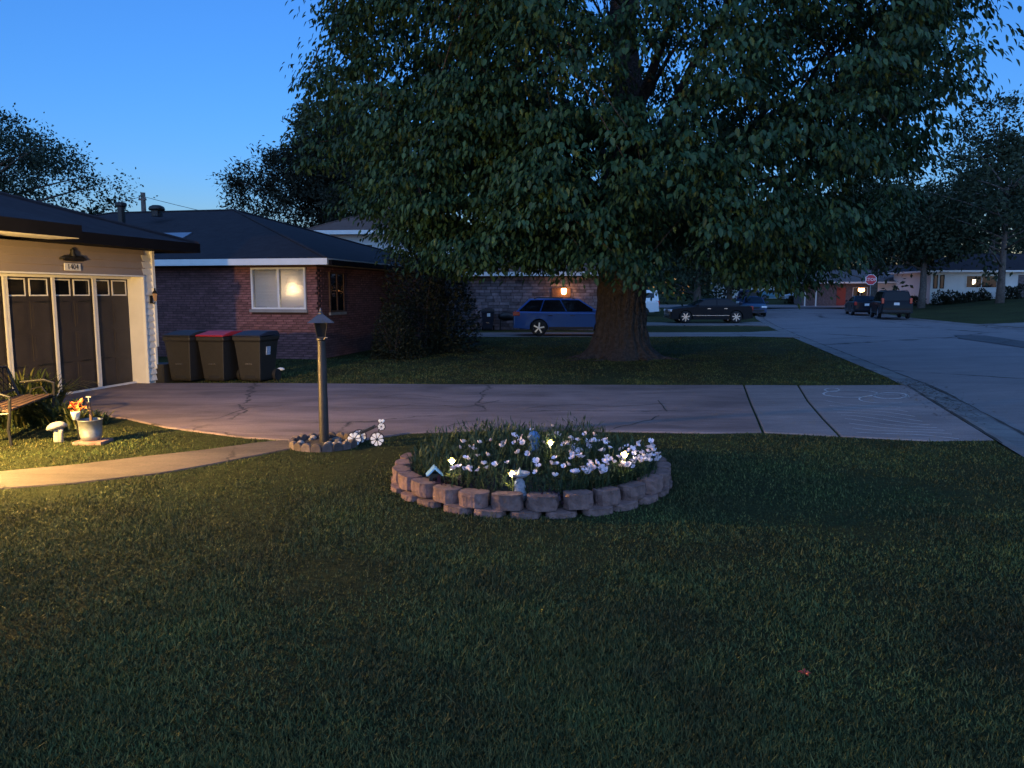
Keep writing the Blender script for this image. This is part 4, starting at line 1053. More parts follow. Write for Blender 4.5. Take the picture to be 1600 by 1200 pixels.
MB().add([(-.043, -.043, 1.332), (.043, -.043, 1.332), (.043, .043, 1.332), (-.043, .043, 1.332), (-.071, -.071, 1.495), (.071, -.071, 1.495), (.071, .071, 1.495), (-.071, .071, 1.495)], [(0, 1, 5, 4), (1, 2, 6, 5), (2, 3, 7, 6), (3, 0, 4, 7)]).build('lantern_glass', gl, lp)
r = .155; rf_ = MB().add([(-r, -r, 1.50), (r, -r, 1.50), (r, r, 1.50), (-r, r, 1.50), (-.028, -.028, 1.60), (.028, -.028, 1.60), (.028, .028, 1.60), (-.028, .028, 1.60)], [(3, 2, 1, 0), (4, 5, 6, 7), (0, 1, 5, 4), (1, 2, 6, 5), (2, 3, 7, 6), (3, 0, 4, 7)])
M['lantern_roof'] = pm('lantern_roof_metal', (.13, .12, .13), .4, .2, 9, metal=.6)
rf_.build('lantern_roof', M['lantern_roof'], lp)
MB().lathe([(.028, 1.60), (.03, 1.615), (.012, 1.63), (.016, 1.65), (.004, 1.675)], 8).build('finial', M['lantern_roof'], lp)
MB().tube([(.03, -.05, 1.30), (.05, -.07, 1.325), (.075, -.075, 1.32)], .006, 5).build('latch', M['chrome'], lp)

ring = empty('scalloped_edging', (lx, ly, 0), 0, 'low ring of scalloped garden edging stones round the lamp post', 'edging')
def scal(w=.122, h=.11, t=.05):
    P = [(-w / 2, 0), (w / 2, 0)] + [(w / 2 * math.cos(a), h * .45 + h * .55 * math.sin(a)) for a in np.linspace(0, math.pi, 8)]
    n = len(P); V = [(x, -t / 2, z) for x, z in P] + [(x, t / 2, z) for x, z in P]
    return MB().add(V, [tuple(range(n)), tuple(range(2 * n - 1, n - 1, -1))] + [(k, n + k, n + (k + 1) % n, (k + 1) % n) for k in range(n)]).mesh('edging_stone', M['scallop'])
sm0 = scal()
for k in range(20):
    a = 2 * math.pi * k / 20
    o = link('edging_stone', sm0, ring, loc=(.39 * math.cos(a), .39 * math.sin(a), -.01), rot=(random.uniform(-.18, .05), random.uniform(-.1, .1), a + math.pi / 2 + random.uniform(-.1, .1)))
    md = o.modifiers.new('b', 'BEVEL'); md.width = .008; md.segments = 2
MB().lathe([(.36, -.03), (.36, .03), (.2, .045), (.0, .05)], 24).build('soil', M['soil'], ring)
for k in range(16):
    a = random.uniform(0, 6.28); rr = random.uniform(.12, .32); s = random.uniform(.03, .06)
    o = MB().ball((0, 0, 0), (s, s * random.uniform(.7, 1), s * .65), 9, 6).build('garden_stone', M['stone'], None, smooth=True); o.location = (lx + rr * math.cos(a), ly + rr * math.sin(a), .055); o.rotation_euler = (0, 0, a)
    tag(o, 'rounded grey garden stone lying inside the lamp post ring', 'stone', 'stones inside the lamp post ring')

# ------------------------------------------------------------------ daisy wheel tricycle ornament
p1, p2 = gp(554, 697), gp(590, 697)
tri = empty('tricycle_ornament', ((p1.x + p2.x) / 2, p1.y, 0), 0, 'black wire tricycle ornament with white daisy wheels on the lawn edge', 'ornament')
def daisy(rad, loc, name):
    w = MB()
    w.tube([(rad * math.cos(a), 0, rad * math.sin(a)) for a in np.linspace(0, 2 * math.pi, 25)], .005, 5, cap=False)
    o = w.build(name, M['black_metal'], tri); o.location = loc
    pet = MB()
    n = 8; r1 = rad * .92
    P = [(rad * .16, 0), (rad * .45, .13 * rad), (rad * .75, .24 * rad), (r1 * .95, .17 * rad), (r1, 0), (r1 * .95, -.17 * rad), (rad * .75, -.24 * rad), (rad * .45, -.13 * rad)]
    V = [(x, -.004, z) for x, z in P] + [(x, .004, z) for x, z in P]; k = len(P)
    pm_ = MB().add(V, [tuple(range(k - 1, -1, -1)), tuple(range(k, 2 * k))] + [(i, (i + 1) % k, k + (i + 1) % k, k + i) for i in range(k)]).mesh('petal', M['enamel'])
    for i in range(n): link('petal', pm_, o, loc=(0, -.008, 0), rot=(0, 2 * math.pi * i / n + .2, 0))
    MB().lathe([(rad * .17, -.006), (rad * .17, .006)], 10, (0, -.008, 0), Matrix.Rotation(R(90), 3, 'X')).build('hub', M['black_metal'], o)
dx = (p2.x - p1.x) / 2
daisy(.088, (-dx, 0, .088), 'wheel'); daisy(.088, (dx, -.02, .088), 'wheel'); daisy(.088, (-dx + .03, .16, .088), 'wheel')
pt = gp(597, 697).x - tri.location.x
daisy(.046, (pt, -.02, .245), 'flower')
f = MB(); f.tube([(dx, -.02, .088), (dx + .02, -.02, .2), (pt, -.01, .245), (pt, -.01, .30)], .005, 6)
f.tube([(-dx, 0, .088), (-dx + .08, .02, .19), (dx - .02, 0, .235), (pt, -.01, .25)], .006, 6); f.tube([(-dx, 0, .088), (-dx + .03, .16, .088)], .005, 6)
f.build('frame', M['black_metal'], tri)
MB().box((0.02, .02, .20), (.19, .10, .035), Matrix.Rotation(-.42, 3, 'Y')).build('basket', M['black_metal'], tri, bevel=.006)
bf = MB()
for s in (-1, 1): bf.ball((pt + s * .018, -.01, .315), (.02, .004, .018), 8, 5); bf.ball((pt + s * .013, -.01, .29), (.013, .004, .013), 8, 5)
bf.build('butterfly', M['enamel'], tri)

# ------------------------------------------------------------------ bench
b0, b1 = gp(18, 697), gp(86, 664)
dv = (b1 - b0); blen = dv.length; brz = math.atan2(dv.y, dv.x)
bench = empty('garden_bench', b0, brz, 'black cast metal garden bench with lattice back and wooden seat slats', 'bench')
# local x along the bench, +y to the house (back), seat at z .43
for x in (0.0, blen):
    e_ = MB(); e_.tube([(x, 0, 0), (x, .02, .2), (x, -.01, .42), (x, -.02, .60), (x, .10, .645), (x, .40, .62)], .020, 8)
    e_.tube([(x, .46, 0), (x, .40, .22), (x, .42, .42), (x, .50, .66), (x, .56, .86)], .020, 8); e_.tube([(x, 0, .40), (x, .22, .38), (x, .42, .40)], .016, 8)
    e_.tube([(x, .06, .43), (x, .14, .55), (x, .26, .52), (x, .3, .44)], .010, 6)
    e_.build('end_frame', M['black_metal'], bench)
for k in range(5): MB().b(-.02, blen + .02, .0 + k * .088, .07 + k * .088, .42, .445).build('seat_slat', M['wood_brown'], bench, bevel=.004)
for zz, yy in ((.52, .46), (.84, .555)): MB().tube([(0, yy, zz), (blen * .5, yy + .01, zz + (.05 if zz > .6 else 0)), (blen, yy, zz)], .017, 8).build('back_rail', M['black_metal'], bench)
for k in range(11):
    x = blen * k / 11
    for s in (1, -1):
        xa = x if s > 0 else blen - x; xb = min(max(xa + s * .30, 0), blen); t = abs(xb - xa) / .30
        MB().tube([(xa, .46, .52), (xb, .46 + .095 * t, .52 + .33 * t)], .007, 5).build('lattice_strip', M['black_metal'], bench)

# ------------------------------------------------------------------ plants by the bench
LEAF_Y = leafmat('garden_leaves', (.060, .085, .028), .25, .5, .5, .5)
def strap_clump(name, label, loc, n, h, spread, mat, group=None, w=.014, cat='plant'):
    V = np.zeros((n, 7, 3)); q = np.random.default_rng(int(abs(loc[0] * 100) + abs(loc[1] * 37)))
    a = q.random(n) * 6.283; ln = h * q.uniform(.5, 1.1, n); bend = q.uniform(.3, 1.2, n) * spread
    bx = loc[0] + q.normal(0, .07, n); by = loc[1] + q.normal(0, .07, n); px_, py_ = -np.sin(a), np.cos(a); w_ = w * q.uniform(.7, 1.4, n)
    for i, t in enumerate((0, .5, .85)):
        r = bend * t ** 1.5 * ln; z = ln * (t - .45 * t * t * bend) + loc[2]
        for s, j in ((-1, 2 * i), (1, 2 * i + 1)):
            ww = w_ * (1, .95, .6)[i]; V[:, j] = np.stack([bx + np.cos(a) * r + s * px_ * ww, by + np.sin(a) * r + s * py_ * ww, z], 1)
    r = bend * ln; V[:, 6] = np.stack([bx + np.cos(a) * r, by + np.sin(a) * r, ln * (1 - .55 * bend) + loc[2]], 1)
    b = np.arange(n)[:, None] * 7
    tri = np.concatenate([b + q_ for q_ in ([0, 1, 3], [0, 3, 2], [2, 3, 5], [2, 5, 4], [4, 5, 6])], 0)
    o = link(name, np_mesh(name, V.reshape(-1, 3), tri, 3, mat)); tag(o, label, cat, group); return o
for k, (u, v, n, h) in enumerate(((20, 668, 170, .55), (55, 664, 190, .6), (90, 666, 150, .5), (118, 668, 110, .4), (-20, 672, 150, .55), (40, 648, 150, .9), (75, 645, 120, .8), (150, 664, 70, .3))):
    p = gp(u, v); strap_clump('lily_clump', 'strap leaved garden plant growing round the bench and the bucket', (p.x, p.y, 0), n, h, .9, LEAF_Y, 'leafy garden plants beside the bench')
# mushroom
p = gp(91, 690); mu = empty('mushroom_statue', p, 0, 'pale stone mushroom statue with tilted cap beside the bench', 'statue')
MB().lathe([(.055, -.02), (.05, .05), (.045, .10), (.05, .15), (.02, .17)], 14).build('stem', M['statue'], mu, smooth=True)
mc = MB().lathe([(.02, -.01), (.08, -.018), (.118, 0), (.12, .02), (.10, .05), (.06, .075), (.0, .085)], 20).build('cap', M['statue'], mu, smooth=True); mc.location = (0, 0, .17); mc.rotation_euler = (R(-8), R(-16), 0)
m2 = MB().lathe([(.03, -.02), (.025, .12), (.03, .17)], 10, (.06, -.03, 0)).build('side_stem', M['statue'], mu, smooth=True)
# bucket with tap
p = gp(143, 692); bk = empty('bucket', p, 0, 'galvanised ribbed metal bucket on a flat paver at the lawn edge', 'bucket')
MB().lathe([(.105, .03), (.125, .10), (.122, .105), (.130, .15), (.127, .155), (.138, .285), (.146, .29), (.146, .298), (.134, .298), (.128, .27), (.10, .045)], 24).build('pail', M['galv'], bk, smooth=True)
MB().lathe([(.125, .25), (.0, .251)], 20).build('water', M['glass'], bk)
pv = MB().box((p.x + .02, p.y, .012), (.36, .30, .05)).build('flat_paver', M['block'], bevel=.008); tag(pv, 'flat pale paver under the galvanised bucket', 'paver')
tp = empty('tap_ornament', (p.x, p.y, 0), 0, 'brown garden tap on a post rising out of the galvanised bucket', 'tap')
MB().tube([(.01, .0, .05), (.015, 0, .35), (.0, 0, .50)], .018, 8).build('post', M['wood_brown'], tp)
MB().tube([(.0, 0, .50), (-.05, -.01, .53), (-.075, -.02, .49), (-.075, -.02, .45)], .016, 8).build('spout', M['post_brown'], tp)
MB().tube([(-.03, 0, .575), (.03, 0, .575)], .009, 6).build('handle', M['statue'], tp); MB().tube([(0, 0, .5), (0, 0, .575)], .009, 6).build('valve_stem', M['statue'], tp)
hp_ = empty('hanging_pot', (p.x - .145, p.y - .05, .30), 0, 'small white pot of orange silk flowers beside the garden tap', 'pot')
MB().lathe([(.035, 0), (.055, .09), (.058, .10), (.05, .10)], 14).build('pot', M['enamel'], hp_, smooth=True); MB().tube([(0, .0, 0), (.01, .02, -.30)], .007, 6).build('stake', M['black_metal'], hp_)
pet = MB().add([(0, 0, 0), (.03, .022, .01), (.065, 0, .0), (.03, -.022, .01)], [(0, 1, 2), (0, 2, 3)]).mesh('petal', M['orange'])
for k in range(34):
    link('petal', pet, hp_, loc=(random.uniform(-.05, .09), random.uniform(-.04, .04), .11 + random.uniform(0, .11)), rot=(random.uniform(-1, 1), random.uniform(-1, .4), random.uniform(0, 6.28)))

# ------------------------------------------------------------------ rubbish carts
def make_bin(lidm, bodym):
    e = empty('wheeled_bin')
    V = []
    for z, hx, hy in ((.04, .22, .26), (.10, .235, .28), (.86, .30, .35), (.88, .325, .375), (.96, .325, .375)):
        V += [(-hx, -hy, z), (hx, -hy, z), (hx, hy, z), (-hx, hy, z)]
    Fc = [(3, 2, 1, 0)]
    for i in range(4):
        for k in range(4): Fc.append((4 * i + k, 4 * i + (k + 1) % 4, 4 * i + 4 + (k + 1) % 4, 4 * i + 4 + k))
    Fc.append((16, 17, 18, 19))
    MB().add(V, Fc).build('body', bodym, e, bevel=.03)
    ld = MB(); Vl = [(-.335, -.39, .965), (.335, -.39, .965), (.335, .38, .985), (-.335, .38, .985), (-.32, -.37, .995), (.32, -.37, .995), (.29, .0, 1.065), (.30, .36, 1.06), (-.30, .36, 1.06), (-.29, .0, 1.065)]
    ld.add(Vl, [(3, 2, 1, 0), (0, 1, 5, 4), (4, 5, 6, 9), (9, 6, 7, 8), (1, 2, 7, 6, 5), (0, 4, 9, 8, 3), (2, 3, 8, 7)])
    ld.build('lid', lidm, e, bevel=.02)
    MB().tube([(-.26, .38, .93), (-.26, .47, .95), (.26, .47, .95), (.26, .38, .93)], .018, 8).build('handle', bodym, e)
    for s in (-1, 1): MB().lathe([(.05, -.03), (.125, -.035), (.125, .035), (.05, .03)], 16, (s * .28, .28, .125), Matrix.Rotation(R(90), 3, 'Y')).build('wheel', M['tyre'], e)
    MB().b(-.08, .08, -.318, -.300, .385, .405).build('latch_bar', M['chrome'], e)
    MB().b(-.12, .12, -.285, -.26, .09, .37).build('front_recess', M['tyre'], e)
    return e
specs = ((285, 'black wheeled bin with black lid nearest the garage corner', M['bin']), (337, 'black wheeled bin with a red lid', M['red_plastic']), (394, 'black wheeled bin with a pale sticker on its side', M['bin_blue']))
for u, lb, lm in specs:
    e = make_bin(lm, M['bin']); q = gp(u, 599); e.location = (q.x, q.y + .36, .0); e.rotation_euler = (0, 0, R(-14)); tag(e, lb, 'bin', 'wheeled bins in a row along the brick wall')
    if lm is M['bin_blue']: MB().box((.292, -.03, .66), (.012, .15, .17), Matrix.Rotation(R(4), 3, 'Y')).build('sticker', pm('sticker', (.35, .42, .55), .5, .5, 30), e)
q = gp(247, 598); cr = empty('plastic_crate', (q.x, q.y + .2, 0), R(-14), 'low black plastic crate between the garage corner and the bins', 'crate')
m_ = MB()
for x in (-.19, .19): m_.b(x - .01, x + .01, -.19, .19, .02, .36)
for y in (-.19, .19): m_.b(-.18, .18, y - .01, y + .01, .02, .36)
m_.b(-.2, .2, -.2, .2, 0, .02); m_.build('shell', M['bin'], cr); MB().b(-.21, .21, -.21, .21, .361, .385).build('lid', M['bin'], cr)

# ------------------------------------------------------------------ flower bed: two courses of rough wall blocks
bcx, bcy = BED_C
bed = empty('flower_bed', (bcx, bcy, 0), 0, 'round raised flower bed edged with two courses of rough reddish wall blocks', 'flower bed')
def block_mesh(sd, w=.29, d=.17, h=.125):
    q = random.Random(sd)
    P = [(-w * .40, d / 2), (w * .40, d / 2), (w * .5, 0.0), (w * .42, -d * .36), (w * .20, -d * .5), (-w * .20, -d * .5), (-w * .42, -d * .36), (-w * .5, 0.0)]
    n = len(P); V = []
    for z, k in ((0, .985), (h * .35, 1.015), (h * .75, 1.01), (h * .97, .985), (h, .95)):
        for x, y in P: V.append((x * k + q.uniform(-.006, .006), y * k + q.uniform(-.007, .007), z + q.uniform(-.003, .003)))
    Fc = [tuple(range(n - 1, -1, -1)), tuple(4 * n + i for i in range(n))]
    for r_ in range(4):
        for i in range(n): Fc.append((r_ * n + i, r_ * n + (i + 1) % n, (r_ + 1) * n + (i + 1) % n, (r_ + 1) * n + i))
    return MB().add(V, Fc).mesh('wall_block', M['block'])
bms = [block_mesh(k) for k in range(7)]
NB = 27
for k in range(NB):
    a = 2 * math.pi * (k + .5) / NB
    for course in (0, 1):
        aa = a + (math.pi / NB if course == 0 else 0) + random.uniform(-.012, .012); rr = BED_R - .02 + (.03 if course == 0 else 0) + random.uniform(-.012, .012)
        sc_ = random.uniform(.90, .98) if not (course == 1 and k % 9 == 4) else .8
        link('wall_block', bms[(k * 3 + course) % 7], bed, loc=(rr * math.cos(aa), rr * math.sin(aa), -.072 if course == 0 else .056 + random.uniform(-.004, .004)), rot=(random.uniform(-.03, .03), random.uniform(-.03, .03), aa + math.pi / 2 + random.uniform(-.05, .05)), scale=(sc_, 1, random.uniform(.94, 1.04)))
MB().lathe([(1.22, -.02), (1.22, .10), (.9, .13), (.4, .16), (0, .17)], 40).build('soil', M['soil'], bed, smooth=True)

# low foliage mass filling the bed
LEAF_B = leafmat('bed_foliage', (.035, .062, .024), .2, .6, .55, .3)
def soilz(x, y):
    r = math.hypot(x - bcx, y - bcy); return np.interp(r, [0, .4, .9, 1.22, 1.25], [.19, .18, .15, .12, .12])
n = 26000
rr = 1.20 * np.sqrt(RNG.random(n)); aa = RNG.random(n) * 6.283
x = bcx + rr * np.cos(aa); y = bcy + rr * np.sin(aa)
dens = vnoise(x, y, 5, 21); keep = RNG.random(n) < np.clip(.72 + .5 * dens, .1, 1); x, y, rr = x[keep], y[keep], rr[keep]; n = len(x)
zz = np.interp(rr, [0, .4, .9, 1.22], [.19, .18, .15, .12]); hh = RNG.uniform(.05, .30, n) * np.clip(1.15 - .45 * (rr / 1.2) ** 3, .4, 1.2) * (1 + .35 * vnoise(x, y, 4, 9))
a = RNG.random(n) * 6.283; ln = RNG.uniform(.05, .13, n); w_ = RNG.uniform(.004, .009, n)
V = np.zeros((n, 4, 3)); zb_ = zz + hh * RNG.random(n); el = RNG.uniform(.1, 1.3, n)
V[:, 0] = np.stack([x, y, zb_], 1); V[:, 2] = np.stack([x + np.cos(a) * ln * np.cos(el), y + np.sin(a) * ln * np.cos(el), zb_ + ln * np.sin(el)], 1)
mid_ = (V[:, 0] * .5 + V[:, 2] * .5); sd_ = np.stack([-np.sin(a) * w_, np.cos(a) * w_, 0 * a + .003], 1); V[:, 1] = mid_ + sd_; V[:, 3] = mid_ - sd_ + [0, 0, .006]
b = np.arange(n)[:, None] * 4
bf_ = link('bed_foliage', np_mesh('bed_foliage', V.reshape(-1, 3), np.concatenate([b + [0, 1, 2], b + [0, 2, 3]], 0), 3, LEAF_B)); tag(bf_, 'tangled low green foliage filling the round flower bed', 'foliage', kind='stuff')

# primrose plants: stem, leaves, cupped four-petal blossoms
LEAF_P = leafmat('primrose_leaves', (.040, .070, .028), .2, .55, .4, .2)
M['blossom'] = rand_obj(pm('pale_blossom', (.76, .64, .70), .6, .12, 40), .12)
def cup_mesh():
    m_ = MB()
    for k in range(4):
        a = k * math.pi / 2; ca, sa = math.cos(a), math.sin(a)
        P = [(.004, 0, 0), (.018, -.019, .016), (.033, -.017, .030), (.037, 0, .028), (.033, .017, .030), (.018, .019, .016)]
        m_.add([(x * ca - y * sa, x * sa + y * ca, z) for x, y, z in P], [(0, 1, 2, 3), (0, 3, 4, 5)])
    return m_.mesh('blossom', M['blossom'])
cup = cup_mesh()
def plant_mesh(sd):
    q = random.Random(sd); m_ = MB(); tops = []
    for s in range(q.choice((1, 2, 2, 3))):
        a = q.uniform(0, 6.28); ln = q.uniform(.17, .30); r = q.uniform(.02, .09)
        tp_ = Vector((r * math.cos(a), r * math.sin(a), ln)); m_.tube([(0, 0, 0), (tp_.x * .4, tp_.y * .4, ln * .55), tp_], .0022, 4)
        for k in range(9):
            t = q.uniform(.15, .9); b_ = q.uniform(0, 6.28); l_ = q.uniform(.03, .065); c0 = Vector((tp_.x * t * t, tp_.y * t * t, ln * t)); d_ = Vector((math.cos(b_), math.sin(b_), q.uniform(.1, .9))).normalized(); sd2 = Vector((-math.sin(b_), math.cos(b_), 0)) * .006
            m_.add([c0, c0 + d_ * l_ * .5 + sd2, c0 + d_ * l_, c0 + d_ * l_ * .5 - sd2], [(0, 1, 2), (0, 2, 3)])
        tops.append((tp_, a))
    return m_.mesh('stems', LEAF_P), tops
pms = [plant_mesh(k) for k in range(8)]
FL = [(720, 708), (735, 712), (727, 722), (733, 730), (748, 718), (673, 745), (684, 752), (697, 748), (724, 748), (775, 738), (790, 728), (771, 700), (795, 702), (800, 706), (812, 708), (820, 712), (822, 718), (775, 716), (834, 735), (822, 690),
      (845, 735), (857, 731), (862, 730), (888, 718), (862, 690), (865, 683), (875, 692), (882, 695), (888, 700), (910, 702), (920, 706), (928, 708), (935, 695), (945, 705), (950, 712), (955, 720), (966, 722), (972, 710), (985, 712), (990, 716), (968, 728), (987, 728), (995, 733), (905, 735), (903, 728), (918, 725), (918, 732), (934, 732), (942, 740), (929, 748), (964, 746), (978, 748), (982, 744), (882, 748), (915, 742), (1005, 712), (1012, 722), (1022, 716), (1030, 722), (1037, 724), (1046, 722), (1010, 730), (1024, 738), (1034, 738), (1068, 735), (1074, 742), (945, 728), (900, 745), (760, 730), (705, 735), (690, 740), (850, 705), (840, 745), (806, 725)]
FL += [(random.uniform(880, 1040), random.uniform(700, 750)) for k in range(24)]
for u, v in FL:
    # blossom height ~ 0.38 m above the lawn
    g = gp(u, v, .33); d = math.hypot(g.x - bcx, g.y - bcy)
    if d > 1.27 and u < 1060:
        s_ = 1.2 / d; g = Vector((bcx + (g.x - bcx) * s_, bcy + (g.y - bcy) * s_, 0))
    me, tops = random.choice(pms)
    if u >= 1060: g = Vector((bcx + 1.24, bcy - .05 + random.uniform(-.1, .1), 0))
    e = empty('primrose_plant', (g.x, g.y, soilz(g.x, g.y)), random.uniform(0, 6.28), 'slender flowering plant with pale pinkish white cupped blossoms in the round bed', 'flower', 'pale flowers in the round bed')
    link('stems', me, e)
    for tp_, a in tops: link('blossom', cup, e, loc=tp_, rot=(random.uniform(-.8, .8), random.uniform(-.8, .8), a), scale=(random.uniform(.62, .9),) * 3)

# solar flower lights
M['solar'] = glow('solar_glow', (1.0, .70, .20), .9)
M['solar_leaf'] = pm('solar_leaf', (.35, .33, .06), .5, .2, 20)
sol_pet = MB()
P = [(0, 0, 0), (.02, -.014, .012), (.045, 0, .014), (.02, .014, .012)]
sol_pet.add(P, [(0, 1, 2), (0, 2, 3)]); sol_pet = sol_pet.mesh('petal', M['solar'])
for u, v, zt, lb in ((648, 740, .36, 'glowing yellow solar flower light by the blue birdhouse'), (789, 761, .30, 'glowing solar flower light leaning against the bird bath figurine'), (860, 696, .42, 'glowing solar flower light beside the blue gazing figurine'), (1012, 722, .40, 'glowing solar flower light among the blossoms by the farthest blocks')):
    g = gp(u, v, zt); d = math.hypot(g.x - bcx, g.y - bcy)
    if d > 1.2: g = Vector((bcx + (g.x - bcx) * 1.17 / d, bcy + (g.y - bcy) * 1.17 / d, zt))
    zs = float(soilz(g.x, g.y))
    e = empty('solar_light', (g.x, g.y, zs), 0, lb, 'garden light')
    hgt = zt - zs
    MB().tube([(0, 0, -.05), (.01, 0, hgt * .6), (0, 0, hgt)], .004, 6).build('stake', M['solar_leaf'], e)
    for k in range(12): link('petal', sol_pet, e, loc=(0, 0, hgt + .004 * (k // 6)), rot=(0, -R(25 + 32 * (k // 6)), k * math.pi / 3 + (k // 6) * .5), scale=(1.15, 1.0, 1.3))
    MB().ball((0, 0, hgt + .024), .020, 10, 8).build('bulb', glow('solar_bulb', (1, .9, .6), 20), e)
    lf = MB()
    for k in range(5):
        a = k * 1.26; lf.add([(0, 0, hgt * .45), (.03 * math.cos(a - .3), .03 * math.sin(a - .3), hgt * .6), (.085 * math.cos(a), .085 * math.sin(a), hgt * .5 + .03), (.03 * math.cos(a + .3), .03 * math.sin(a + .3), hgt * .6)], [(0, 1, 2), (0, 2, 3)])
    lf.build('leaves', M['solar_leaf'], e)
    L_ = bpy.data.lights.new('solar_lamp', 'POINT'); L_.energy = .10; L_.color = (1, .72, .32); L_.shadow_soft_size = .02
    lo_ = bpy.data.objects.new('solar_lamp', L_); COL.objects.link(lo_); lo_.location = (g.x, g.y - .01, zt + .045)
# blue birdhouse
g = gp(659, 762, .15); g = Vector((g.x + .10, g.y + .13, 0)); g = Vector((g.x, g.y, float(soilz(g.x, g.y))))
bh = empty('birdhouse', g + Vector((0, 0, .03)), R(10), 'tiny black birdhouse with pale blue star shaped roof behind the blocks', 'birdhouse')
MB().b(-.05, .05, -.045, .045, -.02, .10).build('box', M['tyre'], bh, bevel=.006)
MB().add([(-.075, -.06, .085), (0, -.06, .165), (.075, -.06, .085), (-.075, .06, .085), (0, .06, .165), (.075, .06, .085), (-.06, -.06, .085), (0, -.06, .145), (.06, -.06, .085)], [(0, 1, 4, 3), (1, 2, 5, 4), (0, 6, 7, 1), (1, 7, 8, 2)]).build('roof', M['lightblue'], bh)
MB().lathe([(.02, -.003), (.02, .003)], 12, (0, -.047, .05), Matrix.Rotation(R(90), 3, 'X')).build('entrance', M['glass'], bh)
# bird bath figurine
g = gp(812, 772, .15); fg = empty('birdbath_figurine', (g.x, g.y, float(soilz(g.x, g.y))), 0, 'small grey figurine carrying a shallow bird bath bowl on its head', 'figurine')
MB().lathe([(.055, -.03), (.066, .0), (.062, .03), (.045, .06), (.052, .09), (.045, .13), (.025, .16), (.03, .175)], 14).build('body', M['statue_grey'], fg, smooth=True)
MB().lathe([(.015, .17), (.06, .178), (.085, .20), (.09, .212), (.082, .21), (.05, .192), (.0, .188)], 18).build('bowl', M['statue_grey'], fg, smooth=True)
MB().lathe([(.018, .188), (.02, .21), (.012, .235), (.0, .26)], 10).build('bird', M['statue'], fg, smooth=True)
# blue gazing figurine at the back
g = gp(834, 700, .34); bg_ = empty('blue_figurine', (g.x, g.y, float(soilz(g.x, g.y))), 0, 'mottled blue glazed figurine among the flowers at the back of the bed', 'figurine')
MB().lathe([(.05, -.02), (.06, .05), (.04, .10), (.055, .14), (.06, .17), (.045, .205), (.03, .215), (.055, .24), (.06, .275), (.04, .31), (.0, .325)], 14).build('body', M['blue_glaze'], bg_, smooth=True)
MB().ball((-.045, -.02, .26), (.022, .02, .022), 8, 6).build('arm', M['statue_grey'], bg_, smooth=True)
# purple leaved plant
LEAF_PU = leafmat('purple_leaves', (.045, .018, .035), .15, .5, .5, 0)
g = gp(697, 760, .15); g = Vector((g.x + .05, g.y + .07, 0)); strap_clump('purple_plant', 'low purple leaved plant between the birdhouse and the front blocks', (g.x, g.y, float(soilz(g.x, g.y))), 80, .16, .8, LEAF_PU, None, .012)
g = gp(842, 775, .15); strap_clump('purple_plant', 'low purple leaved plant at the feet of the bird bath figurine', (g.x + .1, g.y, float(soilz(g.x, g.y))), 50, .10, .9, LEAF_PU, None, .012)

# ------------------------------------------------------------------ small litter
def fallen(name, label, u, v, mat, s, cat):
    g = gp(u, v, .045); m_ = MB(); 
    for k in range(5):
        a = k * 1.256; m_.add([(0, 0, 0), (s * .5 * math.cos(a - .4), s * .5 * math.sin(a - .4), .012), (s * math.cos(a), s * math.sin(a), .004 + .01 * (k % 2)), (s * .5 * math.cos(a + .4), s * .5 * math.sin(a + .4), .014)], [(0, 1, 2), (0, 2, 3)])
    o = m_.build(name, mat); o.location = g; tag(o, label, cat)
fallen('fallen_leaf', 'single red fallen leaf lying on the dark front lawn', 1257, 1053, pm('red_leaf', (.42, .06, .04), .6, .2, 30), .032, 'leaf')
g = gp(940, 558); bo = empty('blue_ornament', (g.x, g.y - .02, 0), 0, 'small bright blue ornament leaning at the foot of the big trunk', 'ornament')
MB().lathe([(.06, 0), (.07, .04), (.06, .14), (.035, .18), (.05, .22), (.03, .26), (.0, .27)], 10).build('body', M['lightblue'], bo, smooth=True)
g = gp(439, 580); wp = MB().ball((0, 0, 0), (.09, .06, .04), 8, 5).build('paper_scrap', M['enamel']); wp.location = (g.x, g.y, .05); tag(wp, 'crumpled white paper scrap on the grass beside the bins', 'litter')
# bin and dark grill by the far stone house
e = make_bin(M['bin'], M['bin_blue']); q = gp(762, 517); e.location = (q.x, q.y + .4, 0); tag(e, 'dark wheeled bin with a white label standing at the stone house', 'bin'); MB().box((.05, -.36, .78), (.16, .02, .16)).build('label_sticker', M['enamel'], e)
gq = gp(792, 517); gr_ = empty('barbecue_grill', (gq.x, gq.y + .3, 0), 0, 'black barbecue grill between the far bin and the blue wagon', 'grill')
for sx in (-.35, .35):
    for sy in (-.18, .18): MB().tube([(sx, sy, 0), (sx * .9, sy, .55)], .02, 6).build('leg', M['black_metal'], gr_)
MB().lathe([(.1, .50), (.27, .56), (.30, .70), (.28, .80), (.16, .90), (.0, .93)], 14).build('drum', M['black_metal'], gr_, smooth=True).scale = (1.5, .85, 1)
MB().b(.42, .75, -.2, .2, .66, .69).build('side_shelf', M['wood_brown'], gr_)
